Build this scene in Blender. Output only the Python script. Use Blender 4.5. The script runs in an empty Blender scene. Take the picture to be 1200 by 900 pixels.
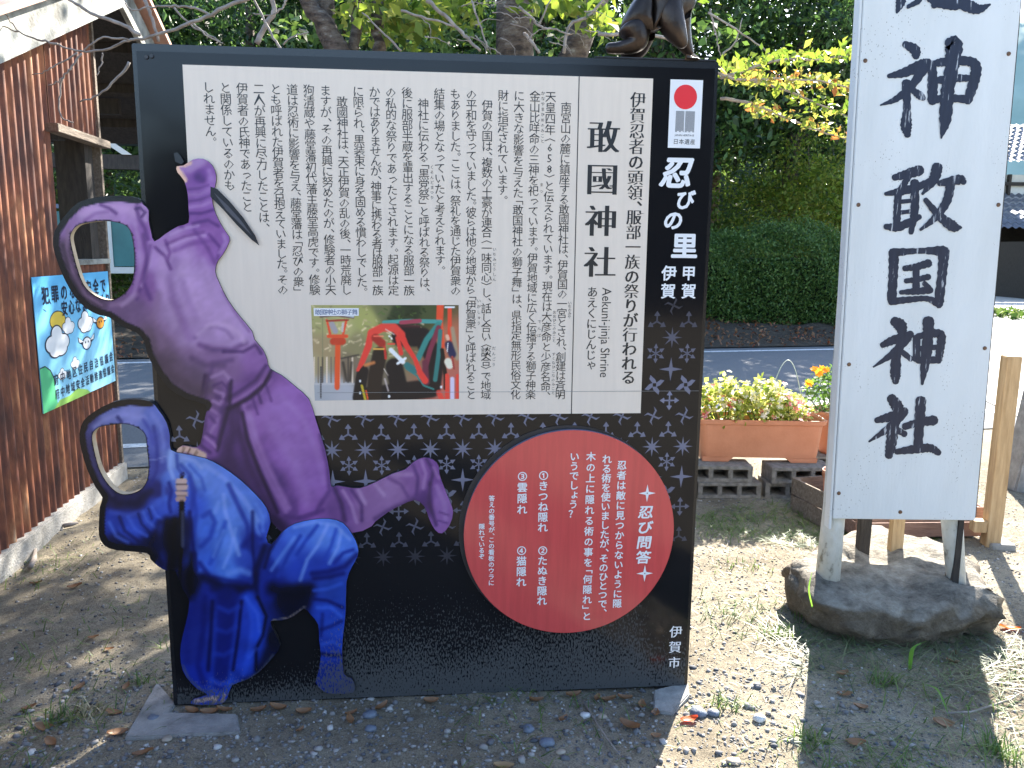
import bpy, bmesh, math, random
import numpy as np
from mathutils import Vector, Matrix
from mathutils.geometry import delaunay_2d_cdt

random.seed(7)
rng = np.random.default_rng(7)
S = bpy.context.scene
COL = S.collection
PI = math.pi

# ------------------------------------------------------------------ camera
F_PX, CX, CY, CAM_H = 946.0, 600.0, 450.0, 1.5
_d = np.array([540 - CX, 6074 - CY, F_PX]); _d /= np.linalg.norm(_d)
_up = -_d
_F = np.array([0, 0, 1.0]); _Fh = _F - _F.dot(_up) * _up; _Fh /= np.linalg.norm(_Fh)
_Rt = np.cross(_Fh, _up)
CAM = np.array([0, 0, CAM_H])

def ray(px, py):
    v = np.array([px - CX, py - CY, F_PX])
    return np.array([v @ _Rt, v @ _Fh, v @ _up])

def gnd(px, py, z=0.0):
    r = ray(px, py); t = (z - CAM_H) / r[2]
    return CAM + t * r

def atY(px, py, Y):
    r = ray(px, py)
    return CAM + r * (Y / r[1])

cam = bpy.data.cameras.new('camera')
cam_o = bpy.data.objects.new('camera', cam)
COL.objects.link(cam_o)
M = np.stack([_Rt, _Fh, _up])            # world = M @ camcoords(x right,y down,z fwd)
R = Matrix([[M[i][0], -M[i][1], -M[i][2], CAM[i]] for i in range(3)] + [[0, 0, 0, 1]])
cam_o.matrix_world = R
cam.sensor_width = 36.0
cam.lens = F_PX / 1200 * 36
cam.clip_start = 0.05
cam.clip_end = 2000
S.camera = cam_o

# ------------------------------------------------------------------ light
SUN_EL, SUN_AZ = math.radians(35), math.radians(22.5)
sdir = Vector((math.sin(SUN_AZ) * math.cos(SUN_EL), math.cos(SUN_AZ) * math.cos(SUN_EL), math.sin(SUN_EL)))
w = bpy.data.worlds.new('World'); S.world = w; w.use_nodes = True
nt = w.node_tree
sky = nt.nodes.new('ShaderNodeTexSky'); sky.sky_type = 'NISHITA'; sky.sun_disc = False
sky.sun_elevation = SUN_EL; sky.sun_rotation = SUN_AZ; sky.air_density = 1.0; sky.dust_density = 0.8; sky.ozone_density = 1.5
nt.links.new(sky.outputs[0], nt.nodes['Background'].inputs[0])
nt.nodes['Background'].inputs[1].default_value = 0.105
sl = bpy.data.lights.new('sun', 'SUN'); sl.energy = 5.0; sl.angle = math.radians(0.53); sl.color = (1.0, 0.93, 0.82)
so = bpy.data.objects.new('sun', sl); COL.objects.link(so)
so.rotation_euler = (-sdir).to_track_quat('-Z', 'Y').to_euler()
S.view_settings.view_transform = 'Standard'
S.view_settings.look = 'None'
S.view_settings.gamma = 1.0
S.view_settings.exposure = 2.42

# ------------------------------------------------------------------ helpers: materials
def lin(c):
    c = np.asarray(c, float) / 255.0
    return np.where(c <= 0.04045, c / 12.92, ((c + 0.055) / 1.055) ** 2.4)

MATS = {}
def new_mat(name):
    m = bpy.data.materials.new(name); m.use_nodes = True
    MATS[name] = m
    return m, m.node_tree.nodes, m.node_tree.links, m.node_tree.nodes['Principled BSDF']

def ramp(N, stops):
    r = N.new('ShaderNodeValToRGB')
    e = r.color_ramp.elements
    while len(e) < len(stops): e.new(0.5)
    for k, (p, c) in enumerate(stops):
        e[k].position = p; e[k].color = (*c, 1) if len(c) == 3 else c
    return r

def tex(N, L, scale, detail=4, rough=0.6, coord='Object', stretch=(1, 1, 1), kind='noise'):
    tc = N.new('ShaderNodeTexCoord'); mp = N.new('ShaderNodeMapping')
    mp.inputs['Scale'].default_value = stretch
    L.new(tc.outputs[coord], mp.inputs['Vector'])
    if kind == 'noise':
        t = N.new('ShaderNodeTexNoise'); t.inputs['Scale'].default_value = scale
        t.inputs['Detail'].default_value = detail; t.inputs['Roughness'].default_value = rough
    else:
        t = N.new('ShaderNodeTexVoronoi'); t.inputs['Scale'].default_value = scale
    L.new(mp.outputs[0], t.inputs['Vector'])
    return t

def mat(name, stops, rough=0.7, scale=8, detail=5, bump=0.0, bscale=None, spec=0.5, metal=0.0, stretch=(1, 1, 1), coord='Object', bstretch=None):
    m, N, L, b = new_mat(name)
    if len(stops) == 1: stops = [(0.3, tuple(np.array(stops[0]) * 0.85)), (0.7, tuple(np.array(stops[0]) * 1.1))]
    t = tex(N, L, scale, detail, coord=coord, stretch=stretch)
    r = ramp(N, stops); L.new(t.outputs[0], r.inputs[0]); L.new(r.outputs[0], b.inputs['Base Color'])
    b.inputs['Roughness'].default_value = rough; b.inputs['Metallic'].default_value = metal
    b.inputs['Specular IOR Level'].default_value = spec
    if bump:
        t2 = tex(N, L, bscale or scale * 4, 6, coord=coord, stretch=bstretch or stretch)
        bp = N.new('ShaderNodeBump'); bp.inputs['Strength'].default_value = bump; bp.inputs['Distance'].default_value = 0.02
        L.new(t2.outputs[0], bp.inputs['Height']); L.new(bp.outputs[0], b.inputs['Normal'])
    return m

def leaf_mat(name, cols, trans=0.45, rough=0.5, patch=None):
    m, N, L, b = new_mat(name)
    g = N.new('ShaderNodeNewGeometry')
    r = ramp(N, [(i / max(1, len(cols) - 1), c) for i, c in enumerate(cols)])
    L.new(g.outputs['Random Per Island'], r.inputs[0])
    L.new(r.outputs[0], b.inputs['Base Color']); b.inputs['Roughness'].default_value = rough
    tr = N.new('ShaderNodeBsdfTranslucent'); mx = N.new('ShaderNodeMixShader'); mx.inputs[0].default_value = trans
    hs = N.new('ShaderNodeHueSaturation'); hs.inputs['Value'].default_value = 1.3; hs.inputs['Saturation'].default_value = 1.0; hs.inputs['Hue'].default_value = 0.49
    L.new(r.outputs[0], hs.inputs['Color']); L.new(hs.outputs[0], tr.inputs[0])
    L.new(b.outputs[0], mx.inputs[1]); L.new(tr.outputs[0], mx.inputs[2])
    L.new(mx.outputs[0], N['Material Output'].inputs[0])
    return m

# ------------------------------------------------------------------ helpers: objects
def tag(o, label=None, cat=None, group=None, kind=None):
    if label: o['label'] = label
    if cat: o['category'] = cat
    if group: o['group'] = group
    if kind: o['kind'] = kind
    return o

def link(name, me, m, parent=None):
    o = bpy.data.objects.new(name, me); COL.objects.link(o)
    for x in (m if isinstance(m, (list, tuple)) else [m]): me.materials.append(x)
    if parent is not None: o.parent = parent
    return o

def empty(name, loc=(0, 0, 0), rz=0.0):
    o = bpy.data.objects.new(name, None); o.empty_display_size = 0.05
    o.location = loc; o.rotation_euler = (0, 0, rz); COL.objects.link(o)
    return o

class MB:
    def __init__(s): s.v = []; s.f = []; s.mi = []
    def add(s, v, f, mi=0):
        n = len(s.v); s.v += [tuple(float(c) for c in p) for p in v]; s.f += [tuple(i + n for i in q) for q in f]; s.mi += [mi] * len(f)
        return s
    def box(s, x0, x1, y0, y1, z0, z1, mi=0, M=None):
        v = [(x, y, z) for z in (z0, z1) for x, y in ((x0, y0), (x1, y0), (x1, y1), (x0, y1))]
        if M is not None: v = [M @ Vector(p) for p in v]
        return s.add(v, [(3, 2, 1, 0), (4, 5, 6, 7), (0, 1, 5, 4), (1, 2, 6, 5), (2, 3, 7, 6), (3, 0, 4, 7)], mi)
    def tube(s, pts, rad, n=8, cap=True, mi=0, jit=0):
        pts = [Vector(p) for p in pts]
        if not hasattr(rad, '__len__'): rad = [rad] * len(pts)
        V = []; prev = None
        for i, p in enumerate(pts):
            t = (pts[min(i + 1, len(pts) - 1)] - pts[max(i - 1, 0)]).normalized()
            if prev is None:
                a = Vector((0, 0, 1)) if abs(t.z) < 0.9 else Vector((1, 0, 0))
                prev = t.cross(a).normalized()
            x = (prev - t * prev.dot(t)).normalized(); prev = x; y = t.cross(x)
            for k in range(n):
                an = 2 * PI * k / n; r = rad[i] * (1 + (random.uniform(-jit, jit) if jit else 0))
                V.append(p + x * math.cos(an) * r + y * math.sin(an) * r)
        F = [(i * n + k, i * n + (k + 1) % n, (i + 1) * n + (k + 1) % n, (i + 1) * n + k) for i in range(len(pts) - 1) for k in range(n)]
        if cap: F += [tuple(range(n - 1, -1, -1)), tuple((len(pts) - 1) * n + k for k in range(n))]
        return s.add(V, F, mi)
    def prism(s, poly, d0, d1, fn, mi=0):
        """poly (a,b) list; fn(a,b,d)->xyz ; caps are ngons"""
        n = len(poly)
        V = [fn(a, b, d0) for a, b in poly] + [fn(a, b, d1) for a, b in poly]
        return s.add(V, [tuple(range(n)), tuple(range(2 * n - 1, n - 1, -1))] + [(i, i + n, (i + 1) % n + n, (i + 1) % n) for i in range(n)], mi)
    def build(s, name, m, parent=None, smooth=False, bevel=0, fix=True):
        me = bpy.data.meshes.new(name); me.from_pydata(s.v, [], s.f)
        if len(set(s.mi)) > 1: me.polygons.foreach_set('material_index', s.mi)
        if fix or bevel:
            bm = bmesh.new(); bm.from_mesh(me)
            if fix: bmesh.ops.recalc_face_normals(bm, faces=bm.faces)
            if bevel:
                es = [e for e in bm.edges if e.is_manifold and e.calc_face_angle(0) > 0.6]
                bmesh.ops.bevel(bm, geom=es, offset=bevel, segments=2, affect='EDGES', clamp_overlap=True)
            bm.to_mesh(me); bm.free()
        if smooth: me.polygons.foreach_set('use_smooth', [True] * len(me.polygons))
        me.update()
        return link(name, me, m, parent)

def np_mesh(name, V, faces4=None, faces3=None):
    me = bpy.data.meshes.new(name)
    V = np.asarray(V, np.float32); me.vertices.add(len(V)); me.vertices.foreach_set('co', V.ravel())
    F = np.asarray(faces4 if faces4 is not None else faces3, np.int32); k = F.shape[1]
    me.loops.add(F.size); me.polygons.add(len(F))
    me.loops.foreach_set('vertex_index', F.ravel())
    me.polygons.foreach_set('loop_start', np.arange(0, F.size, k, dtype=np.int32))
    me.polygons.foreach_set('loop_total', np.full(len(F), k, np.int32))
    me.update(calc_edges=True)
    return me

def rand_frames(n, up_bias=0.0):
    a = rng.normal(size=(n, 3)); a[:, 2] += up_bias * 0
    a /= np.linalg.norm(a, axis=1)[:, None]
    nn = rng.normal(size=(n, 3)); nn[:, 2] = np.abs(nn[:, 2]) + up_bias
    nn -= (nn * a).sum(1)[:, None] * a; nn /= np.linalg.norm(nn, axis=1)[:, None]
    return a, nn, np.cross(a, nn)

def leaves(name, C, size, m, parent=None, aspect=0.45, up=0.5, fold=0.15, jit=0.35):
    C = np.asarray(C); n = len(C)
    a, nn, b = rand_frames(n, up)
    s = size * (1 + rng.uniform(-jit, jit, n))[:, None]
    V = np.stack([C - a * s * .5, C + b * s * aspect * .5 + nn * s * fold, C + a * s * .5, C - b * s * aspect * .5 + nn * s * fold], 1).reshape(-1, 3)
    me = np_mesh(name, V, faces4=np.arange(4 * n).reshape(n, 4))
    return link(name, me, m, parent)

def clumps(center, radii, nclump, per, csize, shell=0.5):
    """leaf centres: clumps spread through an ellipsoid, uneven outline"""
    d = rng.normal(size=(nclump, 3)); d /= np.linalg.norm(d, axis=1)[:, None]
    r = rng.uniform(shell, 1.0, nclump) ** 0.8
    r *= 1 + 0.18 * np.sin(d[:, 0] * 5 + d[:, 2] * 4) + rng.normal(0, .07, nclump)
    c = d * r[:, None] * np.array(radii) + np.array(center)
    sz = csize * rng.uniform(0.6, 1.3, nclump)
    out = c[:, None, :] + rng.normal(size=(nclump, per, 3)) * sz[:, None, None] * np.array([1, 1, .6])
    return out.reshape(-1, 3), c

# value noise for terrain
def vnoise(x, y, sc, seed=0):
    x = x * sc + 100; y = y * sc + 100
    xi = np.floor(x).astype(int); yi = np.floor(y).astype(int); fx = x - xi; fy = y - yi
    fx = fx * fx * (3 - 2 * fx); fy = fy * fy * (3 - 2 * fy)
    def h(a, b):
        v = np.sin(a * 127.1 + b * 311.7 + seed * 74.7) * 43758.5453
        return v - np.floor(v)
    return (h(xi, yi) * (1 - fx) + h(xi + 1, yi) * fx) * (1 - fy) + (h(xi, yi + 1) * (1 - fx) + h(xi + 1, yi + 1) * fx) * fy

# ------------------------------------------------------------------ materials
m_dirt, N, L, b = new_mat('dirt')
t1 = tex(N, L, 1.3, 5); t2 = tex(N, L, 26, 6, 0.7); t3 = tex(N, L, 170, 4, 0.8)
r1 = ramp(N, [(0.3, (.17, .142, .102)), (0.5, (.275, .238, .175)), (0.72, (.37, .33, .252))])
r2 = ramp(N, [(0.25, (.45, .43, .42)), (0.5, (.95, .95, .95)), (0.8, (1.15, 1.13, 1.08))])
r3 = ramp(N, [(0.35, (.55, .54, .52)), (0.5, (1, 1, 1)), (0.68, (1.35, 1.35, 1.35))])
L.new(t1.outputs[0], r1.inputs[0]); L.new(t2.outputs[0], r2.inputs[0]); L.new(t3.outputs[0], r3.inputs[0])
mxa = N.new('ShaderNodeMixRGB'); mxa.blend_type = 'MULTIPLY'; mxa.inputs[0].default_value = 1
mxb = N.new('ShaderNodeMixRGB'); mxb.blend_type = 'MULTIPLY'; mxb.inputs[0].default_value = 1
L.new(r1.outputs[0], mxa.inputs[1]); L.new(r2.outputs[0], mxa.inputs[2]); L.new(mxa.outputs[0], mxb.inputs[1]); L.new(r3.outputs[0], mxb.inputs[2])
L.new(mxb.outputs[0], b.inputs['Base Color']); b.inputs['Roughness'].default_value = 0.95; b.inputs['Specular IOR Level'].default_value = 0.2
ad = N.new('ShaderNodeMath'); ad.operation = 'ADD'; L.new(t2.outputs[0], ad.inputs[0]); L.new(t3.outputs[0], ad.inputs[1])
bp = N.new('ShaderNodeBump'); bp.inputs['Strength'].default_value = 0.8; bp.inputs['Distance'].default_value = 0.012
L.new(ad.outputs[0], bp.inputs['Height']); L.new(bp.outputs[0], b.inputs['Normal'])

m_asph = mat('asphalt', [(0.3, (.10, .108, .118)), (0.5, (.145, .152, .162)), (0.7, (.19, .195, .20))], .85, 60, 6, .4, 200)
m_line = mat('road_paint', [(0.35, (.35, .35, .35)), (0.5, (.7, .7, .7)), (0.8, (.8, .8, .8))], .7, 30, 6)
m_conc = mat('concrete', [(0.3, (.20, .19, .175)), (0.5, (.29, .28, .26)), (0.7, (.38, .365, .34))], .9, 14, 8, .5, 90)
m_pale_ground = mat('pale_ground', [(0.3, (.36, .35, .32)), (0.7, (.52, .5, .47))], .9, 5, 8, .3, 60)
m_cmu = mat('cinder', [(0.3, (.16, .15, .135)), (0.5, (.26, .245, .22)), (0.7, (.36, .34, .31))], .95, 30, 8, .9, 160)
m_stone = mat('pebble', [(0.25, (.16, .16, .16)), (0.5, (.27, .265, .25)), (0.75, (.45, .44, .42))], .8, 12, 5, .3, 60, coord='Object')
m_wood = mat('pale_wood', [(0.3, (.33, .21, .10)), (0.55, (.47, .32, .17)), (0.75, (.58, .42, .24))], .75, 7, 6, .3, 30, stretch=(6, 6, .6))
m_oldwood = mat('old_wood', [(0.3, (.10, .075, .055)), (0.55, (.19, .15, .115)), (0.8, (.30, .25, .20))], .85, 9, 7, .5, 30, stretch=(1, 8, 8))
m_darkwood = mat('dark_wood', [(0.3, (.02, .017, .015)), (0.7, (.055, .045, .038))], .85, 8, 6, .3, 30, stretch=(5, 5, 1))
m_fascia = mat('weathered_board', [(0.36, (.09, .09, .08)), (0.5, (.24, .25, .235)), (0.66, (.40, .41, .38))], .8, 3.5, 9, .3, 30, stretch=(2, 1.2, 2))
m_bark = mat('bark', [(0.36, (.035, .025, .02)), (0.5, (.11, .08, .06)), (0.62, (.17, .14, .11)), (0.72, (.34, .32, .28))], .9, 12, 9, 1.0, 34, stretch=(1, 1, 2.2))
m_twig = mat('twig', [(0.3, (.16, .13, .11)), (0.7, (.36, .31, .27))], .8, 20, 4)
m_terra = mat('terracotta', [(0.3, (.44, .17, .085)), (0.7, (.55, .235, .13))], .55, 5, 5, .1, 60)
m_soil = mat('soil', [(0.3, (.03, .022, .015)), (0.7, (.09, .065, .045))], .95, 30, 6, .8)
m_black, N, L, b = new_mat('black_lacquer')
b.inputs['Base Color'].default_value = (.012, .012, .014, 1); b.inputs['Roughness'].default_value = .22
m_rock = mat('boulder', [(0.34, (.09, .08, .065)), (0.45, (.23, .205, .165)), (0.56, (.37, .335, .275)), (0.70, (.56, .52, .44))], .9, 9, 12, 1.0, 30)
for n_ in m_rock.node_tree.nodes:
    if n_.type == 'BUMP': n_.inputs['Distance'].default_value = .05
    if n_.type == 'TEX_NOISE': n_.inputs['Roughness'].default_value = .74
m_rust = None
m_bronze = mat('bronze', [(0.3, (.028, .022, .02)), (0.7, (.075, .055, .045))], .33, 9, 5, .15, 30, metal=.75)
m_postpaint = mat('peeling_paint', [(0.36, (.22, .20, .16)), (0.44, (.55, .54, .49)), (0.8, (.74, .74, .70))], .6, 14, 9, .4, 30, stretch=(1, 1, .7))
m_screw = mat('rusty_screw', [(.3, (.10, .05, .03)), (.7, (.22, .13, .08))], .5, 100, metal=.4)

l_dark = leaf_mat('leaf_dark', [(.006, .016, .007), (.022, .058, .018), (.055, .125, .03), (.10, .18, .045)], .38)
l_mid = leaf_mat('leaf_mid', [(.03, .07, .014), (.07, .14, .024), (.13, .21, .04)], .42)
l_sun = leaf_mat('leaf_sun', [(.06, .12, .015), (.12, .20, .022), (.19, .25, .03), (.26, .27, .05)], .55)
l_autumn = leaf_mat('leaf_yellow', [(.13, .19, .03), (.22, .27, .04), (.32, .30, .06), (.36, .12, .03)], .5)
l_hedge = leaf_mat('leaf_hedge', [(.035, .085, .02), (.065, .14, .03), (.10, .19, .04), (.16, .24, .06)], .35)
l_bego = leaf_mat('leaf_begonia', [(.14, .24, .03), (.34, .42, .07), (.55, .56, .16), (.68, .64, .30)], .5)
l_mari = leaf_mat('leaf_marigold', [(.07, .16, .03), (.14, .26, .05)], .45)
l_pink = leaf_mat('petal_pink', [(.75, .12, .18), (.80, .32, .36), (.75, .08, .06), (.85, .55, .5)], .4)
l_pale = leaf_mat('petal_pale', [(.8, .72, .5), (.85, .8, .7)], .4)
l_orange = leaf_mat('petal_orange', [(.85, .38, .02), (.9, .52, .03)], .4)
l_grass = leaf_mat('grass_green', [(.05, .11, .02), (.09, .17, .03), (.16, .22, .05)], .35)
l_straw = leaf_mat('grass_dry', [(.18, .15, .08), (.30, .25, .14), (.42, .37, .22)], .2)
l_dead = leaf_mat('leaf_dead', [(.10, .04, .02), (.20, .085, .03), (.28, .15, .07), (.33, .08, .03)], .2)

# ================================================================== SETTING
ROAD_YAW = 0.228
def road_y(x, off): return off + ROAD_YAW * x
NEAR0, FAR0 = 5.92, 11.95       # near asphalt edge and far edge at x=0
xs = np.unique(np.concatenate([np.linspace(-260, -9, 14), np.linspace(-9, -3.2, 20), np.linspace(-3.2, 3.6, 340), np.linspace(3.6, 12, 30), np.linspace(12, 300, 14)]))
ys = np.unique(np.concatenate([np.linspace(-120, -2, 10), np.linspace(-2, 1.6, 12), np.linspace(1.6, 5.6, 230), np.linspace(5.6, 20, 30), np.linspace(20, 600, 20)]))
X, Y = np.meshgrid(xs, ys)
def gheight(X, Y):
    near = np.clip((road_y(X, NEAR0) - .25 - Y) / .3, 0, 1) * np.clip((Y + 2) / 2, 0, 1) * np.clip((9 - np.abs(X)) / 3, 0, 1)
    z = (vnoise(X, Y, 1.7, 1) - .5) * .020 + (vnoise(X, Y, 6, 2) - .5) * .010 + (vnoise(X, Y, 19, 3) - .5) * .006 + (vnoise(X, Y, 47, 4) - .5) * .004
    return z * near - (1 - near) * .010
Z = gheight(X, Y)
ny, nx = X.shape
idx = np.arange(ny * nx).reshape(ny, nx)
F4 = np.stack([idx[:-1, :-1], idx[:-1, 1:], idx[1:, 1:], idx[1:, :-1]], -1).reshape(-1, 4)
me = np_mesh('ground', np.stack([X, Y, Z], -1).reshape(-1, 3), faces4=F4)
me.polygons.foreach_set('use_smooth', [True] * len(me.polygons))
tag(link('ground', me, m_dirt), 'grey brown gravelly dirt ground', kind='structure')

def gz(x, y): return float(gheight(np.array([[x]], float), np.array([[y]], float))[0, 0])

def sheet(name, pts, z, m, label):
    o = MB().add([(x, y, z) for x, y in pts], [tuple(range(len(pts)))]).build(name, m, fix=False)
    return tag(o, label, kind='structure')
def strip(x0, x1, o0, o1): return [(x0, road_y(x0, o0)), (x1, road_y(x1, o0)), (x1, road_y(x1, o1)), (x0, road_y(x0, o1))]
sheet('road', strip(-70, 90, NEAR0, FAR0), .000, m_asph, 'shaded asphalt road crossing behind the signs')
sheet('road_line', strip(-70, 90, 6.50, 6.63), .004, m_line, 'white edge line on the near side of the road')
sheet('road_line', strip(-70, 90, 11.28, 11.41), .004, m_line, 'white edge line on the far side of the road')
sheet('pale_ground_sheet', [(4.25, 5.0), (9.5, 5.0), (22, 29), (12.5, 29), (6.0, 14)], .008, m_pale_ground, 'added pale sheet for the bright ground on the right')  # sheet added over the road, the sunlit paleness put into its colour
# leaf litter bank on the far side of the road
xb = np.linspace(-40, 40, 260); yb = np.linspace(0, 3.0, 14)
XB, TB = np.meshgrid(xb, yb); YB = road_y(XB, FAR0 - .25) + TB
ZB = .02 + .14 * TB ** 1.2 + (vnoise(XB, YB, 3, 8) - .5) * .12 * np.clip(TB * 2, 0, 1)
ZB[XB > 7.2] = np.minimum(ZB[XB > 7.2], -.02)
idx = np.arange(XB.size).reshape(XB.shape)
me = np_mesh('verge', np.stack([XB, YB, ZB], -1).reshape(-1, 3), faces4=np.stack([idx[:-1, :-1], idx[:-1, 1:], idx[1:, 1:], idx[1:, :-1]], -1).reshape(-1, 4))
m_litter = mat('leaf_litter', [(0.3, (.025, .02, .013)), (0.55, (.06, .045, .03)), (0.75, (.12, .09, .06))], .95, 18, 8, .9, 60)
tag(link('verge', me, m_litter), 'leaf littered earth verge on the far side of the road', kind='structure')
n = 3500; lx = rng.uniform(-8, 8, n); lt = rng.uniform(0, 2.6, n)
lc = np.stack([lx, road_y(lx, FAR0 - .3) + lt, .03 + .13 * lt ** 1.2 + rng.uniform(0, .03, n)], 1)
tag(leaves('leaf_litter', lc, .07, l_dead, aspect=.6, up=2), 'dry leaves strewn along the far road edge', 'leaf litter', kind='stuff')

# wooded hill closing the view, distant blue-green hills to the right
def hill(name, x0, x1, y0, depth, h, m, label, seed, nxx=120, pw=.5):
    xh = np.linspace(x0, x1, nxx); th = np.linspace(0, 1, 24)
    XH, TH = np.meshgrid(xh, th)
    prof = h * np.sin(np.clip((XH - x0) / (x1 - x0), 0, 1) * PI) ** pw * (0.75 + .35 * vnoise(XH, XH * 0, 8 / (x1 - x0) * 1.0, seed))
    ZH = prof * np.sin(TH * PI / 2) + (vnoise(XH, TH * depth, .35, seed) - .5) * h * .08 * TH - .3
    idx = np.arange(XH.size).reshape(XH.shape)
    me = np_mesh(name, np.stack([XH, y0 + TH * depth, ZH], -1).reshape(-1, 3), faces4=np.stack([idx[:-1, :-1], idx[:-1, 1:], idx[1:, 1:], idx[1:, :-1]], -1).reshape(-1, 4))
    return tag(link(name, me, m), label, kind='structure')
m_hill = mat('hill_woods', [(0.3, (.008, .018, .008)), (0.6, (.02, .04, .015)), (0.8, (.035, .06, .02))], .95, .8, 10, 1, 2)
m_far = mat('far_hill', [(0.3, (.20, .30, .27)), (0.7, (.30, .40, .36))], .95, .05, 10, 1, .2)  # the haze of distance is put into this pale hill colour
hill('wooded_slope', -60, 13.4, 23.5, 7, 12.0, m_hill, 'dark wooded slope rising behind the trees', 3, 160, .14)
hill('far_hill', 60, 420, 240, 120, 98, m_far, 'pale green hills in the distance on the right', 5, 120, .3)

# hedge across the road
hd = empty('clipped_hedge', (4.5, 15.3, 0)); tag(hd, 'long rounded clipped green hedge across the road', 'hedge')
def hedge_surface(n):
    u = rng.uniform(-4.2, 3.0, n); a = np.where(rng.random(n) < .45, rng.uniform(0, PI, n), np.arcsin(np.clip(rng.random(n), .001, .999) ** 2.5))
    top = 1.85 + .10 * np.sin(u * 2.1) - .62 * np.clip((u - .9) / 2.1, 0, 1) ** 1.5
    rad = 1 + rng.normal(0, .035, n) + .04 * np.sin(u * 7 + a * 5)
    x = u; y = -np.cos(a) * 1.15 * rad; z = top * np.clip(np.sin(a), 0, 1) ** .40 * rad + rng.normal(0, .03, n)
    return np.stack([x, y + .1, z], 1)
leaves('foliage', hedge_surface(70000), .06, l_hedge, hd, up=.6)
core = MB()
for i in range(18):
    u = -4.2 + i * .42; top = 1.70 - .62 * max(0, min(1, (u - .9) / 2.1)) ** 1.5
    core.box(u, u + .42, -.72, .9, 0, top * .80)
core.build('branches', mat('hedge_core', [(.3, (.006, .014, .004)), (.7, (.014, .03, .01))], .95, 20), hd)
# low shrubs behind the hedge, sunlit
def shrub(x, y, rx, ry, rz, zc, m, n, label, size=.10, name='leafy_shrub', grp=None):
    o = empty(name, (x, y, 0)); tag(o, label, 'shrub', grp)
    C, c = clumps((0, 0, zc), (rx, ry, rz), max(8, n // 60), 60, min(rx, rz) * .22, .3)
    C[:, 2] = np.maximum(C[:, 2], .03)
    leaves('foliage', C, size, m, o, up=.5)
    mb = MB()
    for k in range(4):
        e = c[k]; mb.tube([(random.uniform(-.1, .1), 0, -.02), (e[0] * .3, e[1] * .3, zc * .5), tuple(e)], [.04, .03, .01], 5)
    mb.build('stem', m_bark, o)
    return o
shrub(6.5, 17.4, 1.9, 1.2, 1.3, 2.3, l_sun, 12000, 'sunlit yellow green bush showing above the hedge on its right')
shrub(8.1, 17.2, 1.5, 1.2, 1.1, 1.3, l_mid, 6000, 'green bush at the right end of the hedge')
shrub(4.0, 18.0, 1.4, 1.1, 1.0, 1.9, l_mid, 6000, 'mid green bush half hidden behind the middle of the hedge')
shrub(-5.9, 14.2, 1.6, 1.0, 1.3, 1.3, l_mid, 8000, 'green bush seen under the eave beside the shed')
shrub(-8.3, 13.6, 1.5, 1.0, 1.4, 1.7, l_mid, 7000, 'green bush seen through the opening of the rusty shed')
shrub(-3.4, 15.0, 1.9, 1.0, 1.0, .9, l_dark, 6000, 'dark bush across the road, left of the information board')

def tree(x, y, h, rad, trunk_r, m, label, nclump=150, per=60, leaf=.16, lean=0, base=.45, name='broadleaf_tree', grp='trees across the road', limbs=7):
    o = empty(name, (x, y, 0)); tag(o, label, 'tree', grp)
    cz = h * (base + 1) / 2
    C, c = clumps((lean, 0, cz), (rad, rad * .9, h * (1 - base) / 2), nclump, per, rad * .16, .35)
    leaves('crown', C, leaf, m, o, up=.5)
    mb = MB()
    top = (lean, 0, h * .8)
    pts = [(0, 0, -.05), (lean * .2 + random.uniform(-.1, .1), random.uniform(-.1, .1), h * .25), (lean * .6, random.uniform(-.15, .15), h * .5), top]
    mb.tube(pts, [trunk_r * 1.35, trunk_r, trunk_r * .7, trunk_r * .2], 9, jit=.08)
    for k in range(limbs):
        e = c[random.randrange(len(c))]; t = random.uniform(.3, .7)
        s0 = Vector(pts[1]).lerp(Vector(pts[3]), t)
        mid = s0.lerp(Vector(e), .5) + Vector((random.uniform(-.2, .2), random.uniform(-.2, .2), .25))
        mb.tube([s0, mid, e], [trunk_r * .35, trunk_r * .22, trunk_r * .06], 6)
    mb.build('trunk', m_bark, o, smooth=True)
    return o
tree(2.9, 17.0, 11.0, 2.3, .26, l_dark, 'dark broadleaf tree behind the left end of the hedge', 165, 60, .18, base=.18)
tree(6.4, 19.2, 8.5, 2.5, .22, l_dark, 'dense dark tree rising behind the hedge beside the white signboard', 220, 60, .17, base=.3)
tree(5.2, 21.5, 10.5, 2.8, .25, l_mid, 'tall green tree standing behind the darker trees above the hedge', 180, 60, .2, base=.25)
tree(.2, 17.5, 11.0, 2.5, .24, l_dark, 'dark tree rising behind the middle of the information board', 180, 60, .18, base=.3)
tree(-2.6, 17.2, 9.5, 2.5, .24, l_dark, 'dark tree above the left half of the information board', 180, 60, .18, base=.3)
tree(-5.6, 18.0, 8.6, 2.6, .24, l_dark, 'green tree above the top left corner of the information board', 180, 60, .18, base=.25)
tree(-8.6, 17.4, 7.8, 2.3, .24, l_dark, 'dark tree seen past the shed roof', 140, 60, .18, base=.22)
tree(-11.8, 18.0, 8.0, 2.4, .24, l_dark, 'dark tree seen through the shed opening', 120, 60, .18, base=.2)
tree(8.9, 21.0, 7.5, 2.0, .2, l_mid, 'green tree hidden mostly by the white signboard', 130, 60, .18, base=.25)

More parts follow.
